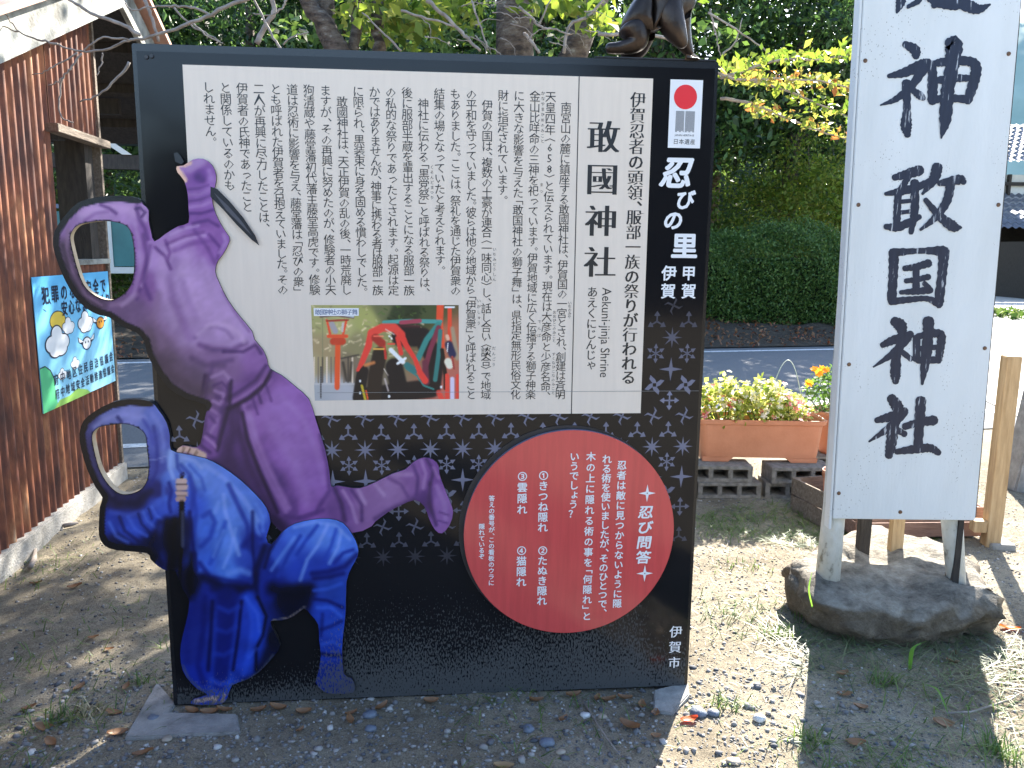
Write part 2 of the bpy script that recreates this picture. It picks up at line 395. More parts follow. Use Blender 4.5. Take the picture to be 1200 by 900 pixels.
# unseen trees added behind the viewpoint to darken the reflection in the board
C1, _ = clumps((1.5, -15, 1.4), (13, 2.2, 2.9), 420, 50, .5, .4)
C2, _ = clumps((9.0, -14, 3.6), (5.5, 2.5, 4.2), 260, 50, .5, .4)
l_reflect = leaf_mat('leaf_reflect', [(.003, .008, .003), (.008, .016, .007)], .05, .8)
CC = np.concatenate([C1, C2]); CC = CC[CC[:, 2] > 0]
tag(leaves('reflection_trees', CC, .36, l_reflect, up=.4), 'unseen dark trees added behind the viewpoint for the board reflection', 'trees', kind='stuff')
#@@PART2

# ================================================================== INFORMATION BOARD
BL = gnd(203, 828); BR = gnd(806, 805)
bu = (BR - BL) / np.linalg.norm(BR - BL); YAW = math.atan2(bu[1], bu[0]); bn = np.array([bu[1], -bu[0], 0])
BW, BH = float(np.linalg.norm(BR - BL)), 2.07
board = empty('information_board', tuple(BL), YAW)
tag(board, 'black shrine information board with two ninja face cut-outs and a red quiz disc', 'sign')

def B(px, py, d=0.0):
    """photo pixel -> (x, z) in the plane of the board, d in front of its face"""
    p0 = BL + bn * d; r = ray(px, py); t = (p0 - CAM) @ bn / (r @ bn); q = CAM + r * t - BL
    return float(q @ bu), float(q[2])
def Bv(P, d=0.0):
    P = np.asarray(P, float); v = np.stack([P[:, 0] - CX, P[:, 1] - CY, np.full(len(P), F_PX)], 1) @ M.T
    p0 = BL + bn * d; t = ((p0 - CAM) @ bn) / (v @ bn); q = CAM + v * t[:, None] - BL
    return np.stack([q @ bu, np.full(len(P), -d), q[:, 2]], 1)

# glossy printed skin with rising grey dust at the foot (object space, shared by all flat prints)
def dust_nodes(N, L):
    tc = N.new('ShaderNodeTexCoord'); sep = N.new('ShaderNodeSeparateXYZ'); L.new(tc.outputs['Object'], sep.inputs[0])
    mp = N.new('ShaderNodeMapping'); mp.inputs['Scale'].default_value = (1, 1, .45); L.new(tc.outputs['Object'], mp.inputs[0])
    n1 = N.new('ShaderNodeTexNoise'); n1.inputs['Scale'].default_value = 200; n1.inputs['Detail'].default_value = 3; L.new(mp.outputs[0], n1.inputs[0])
    # height of the splash line along x
    hr = ramp(N, [(0.0, (.08,) * 3), (.25, (.12,) * 3), (.33, (.32,) * 3), (.62, (.30,) * 3), (.66, (.40,) * 3), (.88, (.36,) * 3), (.92, (.20,) * 3), (1, (.16,) * 3)])
    xx = N.new('ShaderNodeMath'); xx.operation = 'DIVIDE'; xx.inputs[1].default_value = 1.75; L.new(sep.outputs[0], xx.inputs[0]); L.new(xx.outputs[0], hr.inputs[0])
    n2 = N.new('ShaderNodeTexNoise'); n2.inputs['Scale'].default_value = 7; L.new(tc.outputs['Object'], n2.inputs[0])
    dv = N.new('ShaderNodeMath'); dv.operation = 'DIVIDE'; L.new(sep.outputs[2], dv.inputs[0]); L.new(hr.outputs[0], dv.inputs[1])
    sc = N.new('ShaderNodeMath'); sc.operation = 'MULTIPLY'; sc.inputs[1].default_value = .42; L.new(dv.outputs[0], sc.inputs[0])
    m2 = N.new('ShaderNodeMath'); m2.operation = 'MULTIPLY_ADD'; m2.inputs[1].default_value = .22; L.new(n2.outputs[0], m2.inputs[0]); L.new(sc.outputs[0], m2.inputs[2])
    m3 = N.new('ShaderNodeMath'); m3.operation = 'MULTIPLY_ADD'; m3.inputs[1].default_value = .66; m3.inputs[2].default_value = .26; L.new(m2.outputs[0], m3.inputs[0])
    th = N.new('ShaderNodeMath'); th.operation = 'SUBTRACT'; L.new(n1.outputs[0], th.inputs[0]); L.new(m3.outputs[0], th.inputs[1])
    mr = N.new('ShaderNodeMapRange'); mr.inputs[1].default_value = -.02; mr.inputs[2].default_value = .10; L.new(th.outputs[0], mr.inputs[0])
    ml = N.new('ShaderNodeMath'); ml.operation = 'MULTIPLY'; ml.inputs[1].default_value = .8; L.new(mr.outputs[0], ml.inputs[0])
    return ml.outputs[0]

def print_mat(name, color=None, rough=.2, attr=False, coat=0.0, spec=.5, dust=True, var=0.0):
    m, N, L, b = new_mat(name)
    b.inputs['Roughness'].default_value = rough; b.inputs['Specular IOR Level'].default_value = spec
    if attr:
        a = N.new('ShaderNodeVertexColor'); a.layer_name = 'Col'; src = a.outputs[0]
    else:
        a = N.new('ShaderNodeRGB'); a.outputs[0].default_value = (*color, 1); src = a.outputs[0]
    if var:
        t = tex(N, L, 9, 4, stretch=(6, 6, .5)); r = ramp(N, [(.35, (1 - var,) * 3), (.65, (1, 1, 1))]); L.new(t.outputs[0], r.inputs[0])
        mv = N.new('ShaderNodeMixRGB'); mv.blend_type = 'MULTIPLY'; mv.inputs[0].default_value = 1; L.new(src, mv.inputs[1]); L.new(r.outputs[0], mv.inputs[2]); src = mv.outputs[0]
    if dust:
        dn = dust_nodes(N, L)
        mx = N.new('ShaderNodeMixRGB'); L.new(dn, mx.inputs[0]); L.new(src, mx.inputs[1]); mx.inputs[2].default_value = (.085, .088, .09, 1); src = mx.outputs[0]
        rr = N.new('ShaderNodeMapRange'); rr.inputs[3].default_value = rough; rr.inputs[4].default_value = .85; L.new(dn, rr.inputs[0]); L.new(rr.outputs[0], b.inputs['Roughness'])
        s2 = N.new('ShaderNodeMapRange'); s2.inputs[3].default_value = spec; s2.inputs[4].default_value = .15; L.new(dn, s2.inputs[0]); L.new(s2.outputs[0], b.inputs['Specular IOR Level'])
    L.new(src, b.inputs['Base Color'])
    # very slight waviness of the sheet
    t = tex(N, L, 3.0, 2); bp = N.new('ShaderNodeBump'); bp.inputs['Strength'].default_value = .12; bp.inputs['Distance'].default_value = .01
    L.new(t.outputs[0], bp.inputs['Height']); L.new(bp.outputs[0], b.inputs['Normal'])
    return m
p_black = print_mat('print_black', (.009, .009, .011), .10, spec=.27)
p_white = print_mat('print_white', (.77, .66, .56), .32, spec=.4, dust=False, var=.05)
p_ink = print_mat('print_ink', (.02, .02, .022), .35, dust=False)
p_lett = print_mat('print_lettering_white', (.80, .80, .82), .3, dust=False)
p_red = print_mat('print_red', (.63, .082, .078), .14, spec=.5, dust=False, var=.12)
p_sun = print_mat('print_sun_red', (.78, .03, .04), .3, dust=False)
p_grey = print_mat('print_grey', (.22, .22, .23), .3, dust=False)
p_art = print_mat('print_artwork', attr=True, rough=.26, spec=.4)
p_photo = print_mat('print_photo', attr=True, rough=.3, spec=.4, dust=False)
p_rust = None
m_rawedge = mat('raw_board_edge', [(.3, (.42, .33, .22)), (.7, (.62, .52, .38))], .7, 30, spec=.3)
m_edgeblack = mat('board_edge_black', [(.3, (.012, .012, .015)), (.7, (.03, .03, .035))], .4, 20)

TH = .11   # depth of the box body
b1 = MB().box(0, BW, .004, TH, .0, BH)
b1.build('body', m_black, board, bevel=.003)
MB().box(.014, BW - .012, -.0, .006, .006, BH - .022).build('printed_skin', p_black, board, bevel=.0012)
def bolt(px, py, r=.007):
    x, z = B(px, py); mb = MB()
    mb.tube([(x, .0, z), (x, -.005, z)], [r, r * .8], 8); return mb.build('bolt', m_edgeblack, board)
bolt(172, 67); bolt(178, 66)

# ---- flat shapes on the board: everything goes through this
class Flat:
    def __init__(s, d): s.d = d; s.V = []; s.F = []; s.n = 0
    def poly(s, pts, local=False):
        q = pts if local else [B(*p) for p in pts]
        for (x, z) in q: s.V.append((x, -s.d, z))
        s.F.append(tuple(range(s.n, s.n + len(q)))); s.n += len(q)
    def tris(s, V2, T):
        s.V += [(float(x), -s.d, float(z)) for x, z in V2]; s.F += [tuple(int(i) + s.n for i in t) for t in T]; s.n += len(V2)
    def build(s, name, m, parent=None):
        me = bpy.data.meshes.new(name); me.from_pydata(s.V, [], s.F); me.update()
        # face the viewer (-y)
        bm = bmesh.new(); bm.from_mesh(me); bm.normal_update()
        for f in bm.faces:
            if f.normal.y > 0: f.normal_flip()
        bm.to_mesh(me); bm.free()
        return link(name, me, m, parent or board)

def circle(cx, cy, rx, ry, n=48, a0=0, a1=2 * PI):
    return [(cx + rx * math.cos(a0 + (a1 - a0) * i / n), cy + ry * math.sin(a0 + (a1 - a0) * i / n)) for i in range(n)]

# ---- glyphs
_G = {}
def glyph(ch, off=0.0, squash=1.0, res=3, whole=False):
    key = (ch, off, squash, res)
    if key in _G: return _G[key]
    t = bpy.data.curves.new('glyph', 'FONT'); t.body = ch; t.size = 1
    o = bpy.data.objects.new('glyph', t); COL.objects.link(o)
    dg = bpy.context.evaluated_depsgraph_get()
    cu = o.to_curve(dg).copy()
    for sp in cu.splines:
        for p in sp.bezier_points:
            for at in ('co', 'handle_left', 'handle_right'):
                v = getattr(p, at); setattr(p, at, (v[0], v[1] * squash, 0))
        sp.resolution_u = res
    cu.dimensions = '2D'; cu.fill_mode = 'BOTH'; cu.offset = off; cu.resolution_u = res
    o2 = bpy.data.objects.new('glyph', cu); COL.objects.link(o2)
    m = o2.to_mesh() if False else None
    dg = bpy.context.evaluated_depsgraph_get(); ev = o2.evaluated_get(dg); m = ev.to_mesh()
    m.calc_loop_triangles()
    V = np.array([(v.co.x, v.co.y / squash) for v in m.vertices]) if len(m.vertices) else np.zeros((0, 2))
    T = np.array([tuple(l.vertices) for l in m.loop_triangles]) if len(m.loop_triangles) else np.zeros((0, 3), int)
    if not whole: V = V - np.array([.5, .38])
    ev.to_mesh_clear()
    bpy.data.objects.remove(o2); bpy.data.objects.remove(o); bpy.data.curves.remove(cu); bpy.data.curves.remove(t)
    _G[key] = (V, T)
    return _G[key]

ROT = set('「」（）ー〜『』'); SMALL = set('っゃゅょァィゥェォッャュョ'); PUN = set('、。')
_stag = [0]
def stamp(fl, V, T, bold, by=None, n=6):
    """bold weight: the same glyph laid down n times around its place, each 0.03 mm above the last"""
    if not bold: fl.tris(V, T); return
    by = bold if by is None else by; d0 = fl.d
    k = (n if by > 0 else 3)
    for i in range(k):
        if by > 0: dx, dy = bold * math.cos(2 * PI * i / k), by * math.sin(2 * PI * i / k)
        else: dx, dy = bold * (i - 1), 0
        fl.d = d0 + .00003 * i; fl.tris(V + np.array([dx, dy]), T)
    fl.d = d0
def adv(ch): return .62 if ch in '、。「」（）' else 1.0
def vtext(fl, s, x, z0, size, pitch=None, z1=None, bold=0.0, by=None, res=2, sx=1.0, shear=0.0, thin=0, sq=1):
    """vertical line: first cell centre at z0 (top), last at z1 if given"""
    tot = sum((adv(a) + adv(c)) / 2 for a, c in zip(s, s[1:]))
    if z1 is not None: pitch = (z0 - z1) / max(tot, 1e-6)
    z = z0
    for i, ch in enumerate(s):
        if i: z -= pitch * (adv(s[i - 1]) + adv(ch)) / 2
        if ch in '　 ': continue
        V, T = glyph(ch, *((thin, sq) if ord(ch) >= 0x4E00 and ch not in '一二三' else (0, 1)), res)
        V = V.copy()
        if ch in ROT: V = np.stack([V[:, 1], -V[:, 0]], 1)
        if ch in '「（': V = V + np.array([0, .20])
        if ch in '」）': V = V + np.array([0, -.20])
        if ch in PUN: V = V + np.array([.62, .38])
        if ch in SMALL: V = V + np.array([.10, .08])
        if ch in '0123456789': V = V + np.array([.25, 0])
        V[:, 0] = V[:, 0] * sx + shear * V[:, 1]
        stamp(fl, V * size + np.array([x, z]), T, bold * size, None if by is None else by * size)
def line_part(name, d, m, s, x, z0, size, parent=None, **k):
    fl = Flat(d); vtext(fl, s, x, z0, size, **k); return fl.build(name, m, parent)

# ---- cream text sheet
fl = Flat(.0012); fl.poly([(214, 77), (765, 91), (751, 483), (235, 489)]) 
tx0, tz1 = B(214, 77); tx1, tz1b = B(765, 91); tx2, tz0 = B(751, 483)
print('text panel', tx0, B(235, 489), tx1, tx2, tz1, tz1b, tz0)
fl = Flat(.0012); X0, X1 = tx0, (tx1 + tx2) / 2 ; ZT, ZB_ = (tz1 + tz1b) / 2, (tz0 + B(235, 489)[1]) / 2
fl.poly([(X0, ZT), (X1, ZT), (X1, ZB_), (X0 + .05, ZB_), (X0, ZB_ + .3)], True)
fl.build('text_sheet', p_white)
fl = Flat(.0018); xr = (B(677, 92)[0] + B(671, 484)[0]) / 2
fl.poly([(xr - .0014, ZT), (xr + .0014, ZT), (xr + .0014, ZB_), (xr - .0014, ZB_)], True)
fl.build('rule', p_ink)

# body text
lines = ['　南宮山の麓に鎮座する敢國神社は、伊賀国の一宮とされ、創建は斉明',
 '天皇四年（658）と伝えられています。現在は大彦命と少彦名命、',
 '金山比咩命の三神を祀っています。伊賀地域に広く伝播する獅子神楽',
 'に大きな影響を与えた「敢国神社の獅子舞」は、県指定無形民俗文化',
 '財に指定されています。',
 '　伊賀の国は、複数の土豪が連合（一味同心）し、話し合い（談合）で地域',
 'の平和を守っていました。彼らは他の地域から「伊賀衆」と呼ばれること',
 'もありました。ここは、祭礼を通じた伊賀衆の',
 '結集の場となっていたと考えられます。',
 '　神社に伝わる「黒党祭」と呼ばれる祭りは、',
 '後に服部半蔵を輩出することになる服部一族',
 'の私的な祭りであったとされます。起源は定',
 'かではありませんが、神事に携わる者は服部一族',
 'に限られ、黒装束に身を固める慣わしでした。',
 '　敢國神社は、天正伊賀の乱の後、一時荒廃し',
 'ますが、その再興に努めたのが、修験者の小天',
 '狗清蔵や藤堂藩初代藩主藤堂高虎です。修験',
 '道は忍術に影響を与え、藤堂藩は「忍びの衆」',
 'とも呼ばれた伊賀者を召抱えていました。その',
 '二人が再興に尽力したことは、',
 '伊賀者の氏神であったこと',
 'と関係しているのかも',
 'しれません。']
xa = (B(664, 118)[0] + B(656, 462)[0]) / 2; xz = (B(245, 104)[0] + B(250, 160)[0]) / 2 - .004
za = (B(644, 112)[1] + B(245, 104)[1]) / 2; zfull = B(656, 462)[1]; zmid = (B(482, 338)[1] + B(335, 342)[1]) / 2
stdp = (za - zmid) / 19.0
FULL = {0, 1, 2, 3, 5, 6}; MID = {7, 9, 10, 11, 12, 13, 14, 15, 16, 17, 18}
colx = [xa + (xz - xa) * i / 22 for i in range(23)]
for i, s in enumerate(lines):
    line_part('text_line', .0018, p_ink, s, colx[i], za, .0345, pitch=stdp, z1=zfull if i in FULL else zmid if i in MID else None, res=1)
def furi(text, col, y0, y1):
    line_part('reading_aid', .0018, p_ink, text, colx[col] + .0245, B(660, y0)[1], .0125, z1=B(660, y1)[1], res=1)
furi('かなやまひめのみこと', 2, 110, 166); furi('まつ', 2, 217, 225)
furi('いちのみや', 0, 355, 371); furi('おおひこのみこと', 1, 366, 399); furi('すくなひこなのみこと', 1, 415, 460)
furi('でんぱ', 2, 377, 393); furi('いちみどうしん', 5, 293, 328); furi('だんごう', 5, 408, 427)
furi('いがしゅう', 6, 353, 379); furi('くろんどまつり', 9, 199, 234)
# headings
xh = (B(746, 116)[0] + B(738, 440)[0]) / 2
line_part('subtitle', .0018, p_ink, '伊賀忍者の頭領、服部一族の祭りが行われる', xh, B(746, 117)[1], .050, z1=B(739, 442)[1], bold=.026, by=0, res=2, thin=-.007, sq=.5)
xt = (B(707, 160)[0] + B(703, 307)[0]) / 2
line_part('title', .0018, p_ink, '敢國神社', xt, B(707, 160)[1], .104, z1=B(703, 307)[1], bold=.036, by=0, res=3, thin=-.008, sq=.55)
line_part('title_reading', .0018, p_ink, 'あえくにじんじゃ', (B(694, 343)[0] + B(692, 430)[0]) / 2, B(694, 342)[1], .036, z1=B(692, 428)[1], bold=.008, by=0, res=2, thin=-.005, sq=.6)
V, T = glyph('Aekuni-jinja Shrine', 0, 1, 3, whole=True)
V = V.copy(); L0 = V[:, 0].max(); k = (B(711, 337)[1] - B(708, 442)[1]) / L0
V = np.stack([V[:, 1] * .042 - .014, -V[:, 0] * k], 1) + np.array([(B(711, 337)[0] + B(708, 442)[0]) / 2 , B(711, 337)[1]])
fl = Flat(.0018); fl.tris(V, T)
fl.build('title_roman', p_ink)

# ---- right hand strip
x0, z1_ = B(785, 93); x1, z0_ = B(821, 174)
fl = Flat(.0012); x0 = (B(785.5, 93)[0] + B(782.5, 174)[0]) / 2; x1 = (B(824, 93)[0] + B(820, 174)[0]) / 2
fl.poly([(x0, z1_), (x1, z1_), (x1, z0_), (x0, z0_)], True); fl.build('badge', p_lett)
bw, bh = x1 - x0, z1_ - z0_
def bd(u, v): return (x0 + u * bw, z1_ - v * bh)
fl = Flat(.0018); c = bd(.48, .25); r = bw * .355
fl.poly([(c[0] + r * math.cos(a), c[1] + r * math.sin(a)) for a in np.linspace(0, 2 * PI, 41)[:-1]], True); fl.build('badge_sun', p_sun)
fl = Flat(.0018)
for k in range(20):
    u = .21 + k * .0295
    if 9 <= k <= 9: continue
    bot = .72 + (.03 if k % 10 in (2, 3, 6, 7) else .045)
    fl.poly([bd(u, .455), bd(u + .019, .455), bd(u + .019, bot), bd(u, bot)], True)
fl.build('badge_emblem', p_grey)
fl = Flat(.0018)
for i, ch in enumerate('日本遺産'):
    V, T = glyph(ch, 0, 1, 2); cxx, czz = bd(.24 + i * .175, .905); fl.tris(V * .0175 + np.array([cxx, czz]), T)
V, T = glyph('JAPAN HERITAGE', 0, 1, 1, whole=True); kk = bw * .6 / V[:, 0].max(); cxx, czz = bd(.2, .825); fl.tris(V * kk + np.array([cxx, czz]), T)
fl.build('badge_lettering', p_ink)
def one(ch, px, py, size, bold, sx=1.0, shear=0.0, sz=1.0, by=None):
    V, T = glyph(ch, 0, 1, 3); V = V.copy(); V[:, 1] *= sz; V[:, 0] = V[:, 0] * sx + shear * V[:, 1]
    fl = Flat(.0014); stamp(fl, V * size + np.array(B(px, py)), T, bold * size, None if by is None else by * size, 8); fl.build('character', p_lett)
one('忍', 794, 202, .104, .034, shear=.22, sz=.95); one('び', 803, 234, .062, .036, shear=.1); one('の', 789, 258, .064, .038, shear=.15); one('里', 802, 288, .082, .034, sx=1.08)
one('甲', 807, 320, .048, .024); one('賀', 807, 341, .050, .020); one('伊', 784, 320, .050, .024); one('賀', 783, 341, .050, .020)
one('伊', 792, 740, .046, .014, by=0); one('賀', 791, 758, .046, .014, by=0); one('市', 790, 776, .044, .014, by=0)

# ---- shuriken pattern: rows of different throwing stars
def star(n, R, r, rot=0, notch=0):
    return [((R if i % 2 == 0 else r) * math.cos(rot + PI * i / n), (R if i % 2 == 0 else r) * math.sin(rot + PI * i / n)) for i in range(2 * n)]
def blade(L_, w, bend, rot, base=.25):
    c, s = math.cos(rot), math.sin(rot)
    pts = [(base * w, -w * .30), (L_ * .55, -w * .25 + bend * .25), (L_, bend), (L_ * .6, w * .45 + bend * .5), (base * w, w * .30)]
    return [(x * c - y * s, x * s + y * c) for x, y in pts]
def arrow(L_, w, rot):
    c, s = math.cos(rot), math.sin(rot)
    pts = [(0, -w * .22), (L_ * .50, -w * .16), (L_ * .55, -w * .75), (L_, 0), (L_ * .55, w * .75), (L_ * .50, w * .16), (0, w * .22)]
    return [(x * c - y * s, x * s + y * c) for x, y in pts]
def zarm(L_, w, rot):
    c, s = math.cos(rot), math.sin(rot)
    pts = [(0, -w * .3), (L_ * .72, -w * .3), (L_ * .98, L_ * .42), (L_ * .62, w * .35), (0, w * .3)]
    return [(x * c - y * s, x * s + y * c) for x, y in pts]
KINDS = ['z', 'tri', 'star8', 'star6', 'star4', 'pin', 'cross', 'star4', 'z']
cell = .0415 * 1.0
V_, F_, C_ = [], [], []
def addp(poly, cx_, cz_, fade):
    n0 = len(V_)
    for x, z in poly: V_.append((cx_ + x, -.0010, cz_ + z)); C_.append(fade)
    F_.append(tuple(range(n0, n0 + len(poly))))
gx = (B(745, 500)[0] - B(708, 500)[0])       # horizontal period ~37 px
gx = .1035; rowh = .0515
zt = ZB_ - .004; ztop_right = B(800, 372)[1]
cols_n = int(BW / gx) + 2
for r_ in range(-7, 11):
    k = KINDS[(r_) % 7] if r_ >= 0 else KINDS[(r_ + 7) % 7]
    zc = zt - r_ * rowh - .006
    fade = min(1, max(0, (zc - B(600, 662)[1]) / (B(600, 545)[1] - B(600, 640)[1]))) * (.8 if r_ >= 0 else min(1, max(0.15, (r_ + 8) / 7)))
    if fade <= .02: continue
    for c_ in range(-1, cols_n):
        xc = .02 + c_ * gx + (gx / 2 if r_ % 2 else 0)
        if xc < .035 or xc > BW - .035: continue
        if r_ < 0 and xc < X1 + .030: continue
        if r_ == 0 and zc > ZB_ - .0 and xc < X1: continue
        R = .0325
        if k == 'z':
            for q in range(4): addp(zarm(R * .92, R * .28, q * PI / 2 + .35 + PI / 4), xc, zc, fade)
        elif k == 'tri':
            for q in range(3): addp(arrow(R * 1.05, R * .42, PI / 2 + q * 2 * PI / 3), xc, zc, fade)
        elif k == 'star8': addp(star(8, R * 1.05, R * .30, PI / 8 * 0), xc, zc, fade)
        elif k == 'star6':
            for q in range(6): addp(arrow(R, R * .30, PI / 2 + q * PI / 3), xc, zc, fade)
        elif k == 'star4': addp(star(4, R * 1.2, R * .26), xc, zc, fade)
        elif k == 'pin':
            for q in range(4): addp(blade(R, R * .7, R * .45, q * PI / 2), xc, zc, fade)
        else:
            for q in range(4): addp(arrow(R, R * .40, q * PI / 2), xc, zc, fade)
me = bpy.data.meshes.new('throwing_star_pattern'); me.from_pydata(V_, [], F_)
ca = me.color_attributes.new('Col', 'FLOAT_COLOR', 'POINT')
base_c, star_c = np.array([.010, .010, .012]), np.array([.19, .195, .28])
ca.data.foreach_set('color', np.array([[*(base_c + (star_c - base_c) * f), 1] for f in C_], np.float32).ravel())
bm = bmesh.new(); bm.from_mesh(me); bm.normal_update()
for f in bm.faces:
    if f.normal.y > 0: f.normal_flip()
bm.to_mesh(me); bm.free()
link('throwing_star_pattern', me, p_art, board)

# ---- painter: prints with soft painted colour (flat print)
HX = lambda h: np.array([int(h[i:i + 2], 16) for i in (0, 2, 4)], float)
def paint(P, ctrl, strokes, gain=1.25, power=4.4, rim=None, cloth=0.0):
    P = np.asarray(P, float)
    cp = np.array([[c[0], c[1]] for c in ctrl]); cc = np.array([HX(c[2]) for c in ctrl])
    d2 = ((P[:, None, :] - cp[None]) ** 2).sum(2) + 9
    wt = d2 ** (-power / 2); col = (wt @ cc) / wt.sum(1)[:, None]
    for st in strokes:
        pts, width, hexc, al, soft = st
        if cloth and al < 1: width = np.array(width) * (1.35 if width > 2.6 else 1.65) if not hasattr(width, '__len__') else width; width = float(width) if np.ndim(width) == 0 else width; al = al * .97
        pts = np.array(pts, float)
        best = np.full(len(P), 1e9)
        wds = width if hasattr(width, '__len__') else [width] * len(pts)
        if len(pts) == 1: best = np.hypot(*(P - pts[0]).T) / wds[0]
        for i in range(len(pts) - 1):
            a, b_ = pts[i], pts[i + 1]; ab = b_ - a; t = np.clip(((P - a) @ ab) / (ab @ ab + 1e-9), 0, 1)
            dd = np.hypot(*(P - (a + t[:, None] * ab)).T) / (wds[i] + (wds[i + 1] - wds[i]) * t)
            best = np.minimum(best, dd)
        m_ = np.clip((1 - best) / soft, 0, 1); m_ = al * m_ * m_ * (3 - 2 * m_)
        col = col * (1 - m_[:, None]) + HX(hexc) * m_[:, None]
    if rim is not None:
        rp, rw = np.array(rim[0], float), rim[1]
        best = np.full(len(P), 1e9)
        for i in range(len(rp) - 1):
            a, b_ = rp[i], rp[i + 1]; ab = b_ - a; t = np.clip(((P - a) @ ab) / (ab @ ab + 1e-9), 0, 1)
            best = np.minimum(best, np.hypot(*(P - (a + t[:, None] * ab)).T))
        m_ = np.clip((rw - best) / 1.6 + .5, 0, 1); col = col * (1 - m_[:, None]) + HX('121725') * m_[:, None]
    if cloth:
        nz = vnoise(P[:, 0], P[:, 1], .09, 11) - .5 + .6 * (vnoise(P[:, 0] + P[:, 1] * .5, P[:, 1], .22, 12) - .5)
        col = col * (1 + cloth * nz[:, None])
    lc = lin(np.clip(col, 0, 255))
    if cloth: lc = np.where(lc < .2, .20 * (np.maximum(lc, 1e-5) / .20) ** 1.3, lc)
    return np.clip(lc * gain * (np.array([.90, .80, .74]) if cloth else np.array([1.06, .86, .72])), 0, .85)

def spline(pts, k=4):
    """closed Catmull-Rom through the outline points"""
    P = np.array(pts, float); n = len(P); out = []
    for i in range(n):
        p0, p1, p2, p3 = P[i - 1], P[i], P[(i + 1) % n], P[(i + 2) % n]
        for j in range(k):
            t = j / k; out.append(.5 * ((2 * p1) + (-p0 + p2) * t + (2 * p0 - 5 * p1 + 4 * p2 - p3) * t * t + (-p0 + 3 * p1 - 3 * p2 + p3) * t ** 3))
    return np.array(out)

def resample(P, step):
    Q = []
    for i in range(len(P)):
        a, b_ = P[i], P[(i + 1) % len(P)]; n = max(1, int(np.hypot(*(b_ - a)) / step))
        for j in range(n): Q.append(a + (b_ - a) * j / n)
    return np.array(Q)

def cutout(name, outline, holes, step, d, thick, ctrl, strokes, m, edge_m, parent=None, gain=1.25, smooth_k=3, label=None, hole_m=None, rim=None, cloth=0.0):
    out = resample(spline(outline, smooth_k) if smooth_k else np.array(outline, float), step * 1.2)
    hs = [resample(spline(h, 4), step * 1.2) for h in holes]
    x0_, y0_ = out.min(0); x1_, y1_ = out.max(0)
    gxx, gyy = np.meshgrid(np.arange(x0_, x1_, step), np.arange(y0_, y1_, step * .87)); gxx = gxx + (np.arange(gxx.shape[0]) % 2)[:, None] * step / 2
    G = np.stack([gxx.ravel(), gyy.ravel()], 1)
    def inside(P, poly):
        x, y = P[:, 0], P[:, 1]; c = np.zeros(len(P), bool)
        for i in range(len(poly)):
            (xa_, ya), (xb_, yb_) = poly[i], poly[i - 1]
            cond = ((ya > y) != (yb_ > y)); xi = (xb_ - xa_) * (y - ya) / ((yb_ - ya) + 1e-12) + xa_
            c ^= cond & (x < xi)
        return c
    def near(P, poly, dist):
        m_ = np.zeros(len(P), bool)
        for i in range(0, len(P), 4000):
            q = P[i:i + 4000]; m_[i:i + 4000] = (((q[:, None] - poly[None]) ** 2).sum(2).min(1) < dist ** 2)
        return m_
    keep = inside(G, out)
    for h in hs: keep &= ~inside(G, h)
    G = G[keep]; G = G[~near(G, out, step * .6)]
    for h in hs: G = G[~near(G, h, step * .6)]
    V = np.concatenate([out] + hs + [G]); E = []; n0 = 0
    for lp in [out] + hs:
        n = len(lp); E += [(n0 + i, n0 + (i + 1) % n) for i in range(n)]; n0 += n
    cv, ce, cf, *_r = delaunay_2d_cdt([Vector((float(a), float(-b_))) for a, b_ in V], E, [], 0, 1e-5)
    CV = np.array([(v.x, -v.y) for v in cv]); CF = np.array([f for f in cf])
    ctr = CV[CF].mean(1); ok = inside(ctr, out)
    for h in hs: ok &= ~inside(ctr, h)
    CF = CF[ok]
    col = paint(CV, ctrl, strokes, gain, rim=rim, cloth=cloth)
    V3 = Bv(CV, d)
    verts = [tuple(v) for v in V3]; faces = [tuple(int(i) for i in f) for f in CF]; mi = [0] * len(faces)
    for li, lp in enumerate([out] + hs):
        if thick <= 0: break
        a = Bv(lp, d); n = len(lp); s0 = len(verts)
        verts += [tuple(v) for v in a] + [(v[0], v[1] + thick, v[2]) for v in a]
        faces += [(s0 + i, s0 + (i + 1) % n, s0 + n + (i + 1) % n, s0 + n + i) for i in range(n)]; mi += [1 if li == 0 else 2] * n
        if li == 0: pass
    if thick > 0:   # back
        s0 = len(verts); verts += [(v[0], v[1] + thick, v[2]) for v in V3]; faces += [tuple(int(i) + s0 for i in f[::-1]) for f in CF]; mi += [1] * len(CF)
    me = bpy.data.meshes.new(name); me.from_pydata(verts, [], faces)
    ms = [m, edge_m, hole_m or edge_m]
    ca = me.color_attributes.new('Col', 'FLOAT_COLOR', 'POINT')
    cl = np.tile(np.array([.02, .02, .02, 1.0]), (len(verts), 1)); cl[:len(col), :3] = col
    ca.data.foreach_set('color', cl.astype(np.float32).ravel())
    me.polygons.foreach_set('material_index', mi)
    bm = bmesh.new(); bm.from_mesh(me)
    bm.normal_update()
    for f in bm.faces:
        if f.material_index == 0 and f.normal.y > 0: f.normal_flip()
    bm.to_mesh(me); bm.free()
    o = link(name, me, ms if thick > 0 else m, parent or board)
    if label: o['label'] = label
    return o
#@@ART

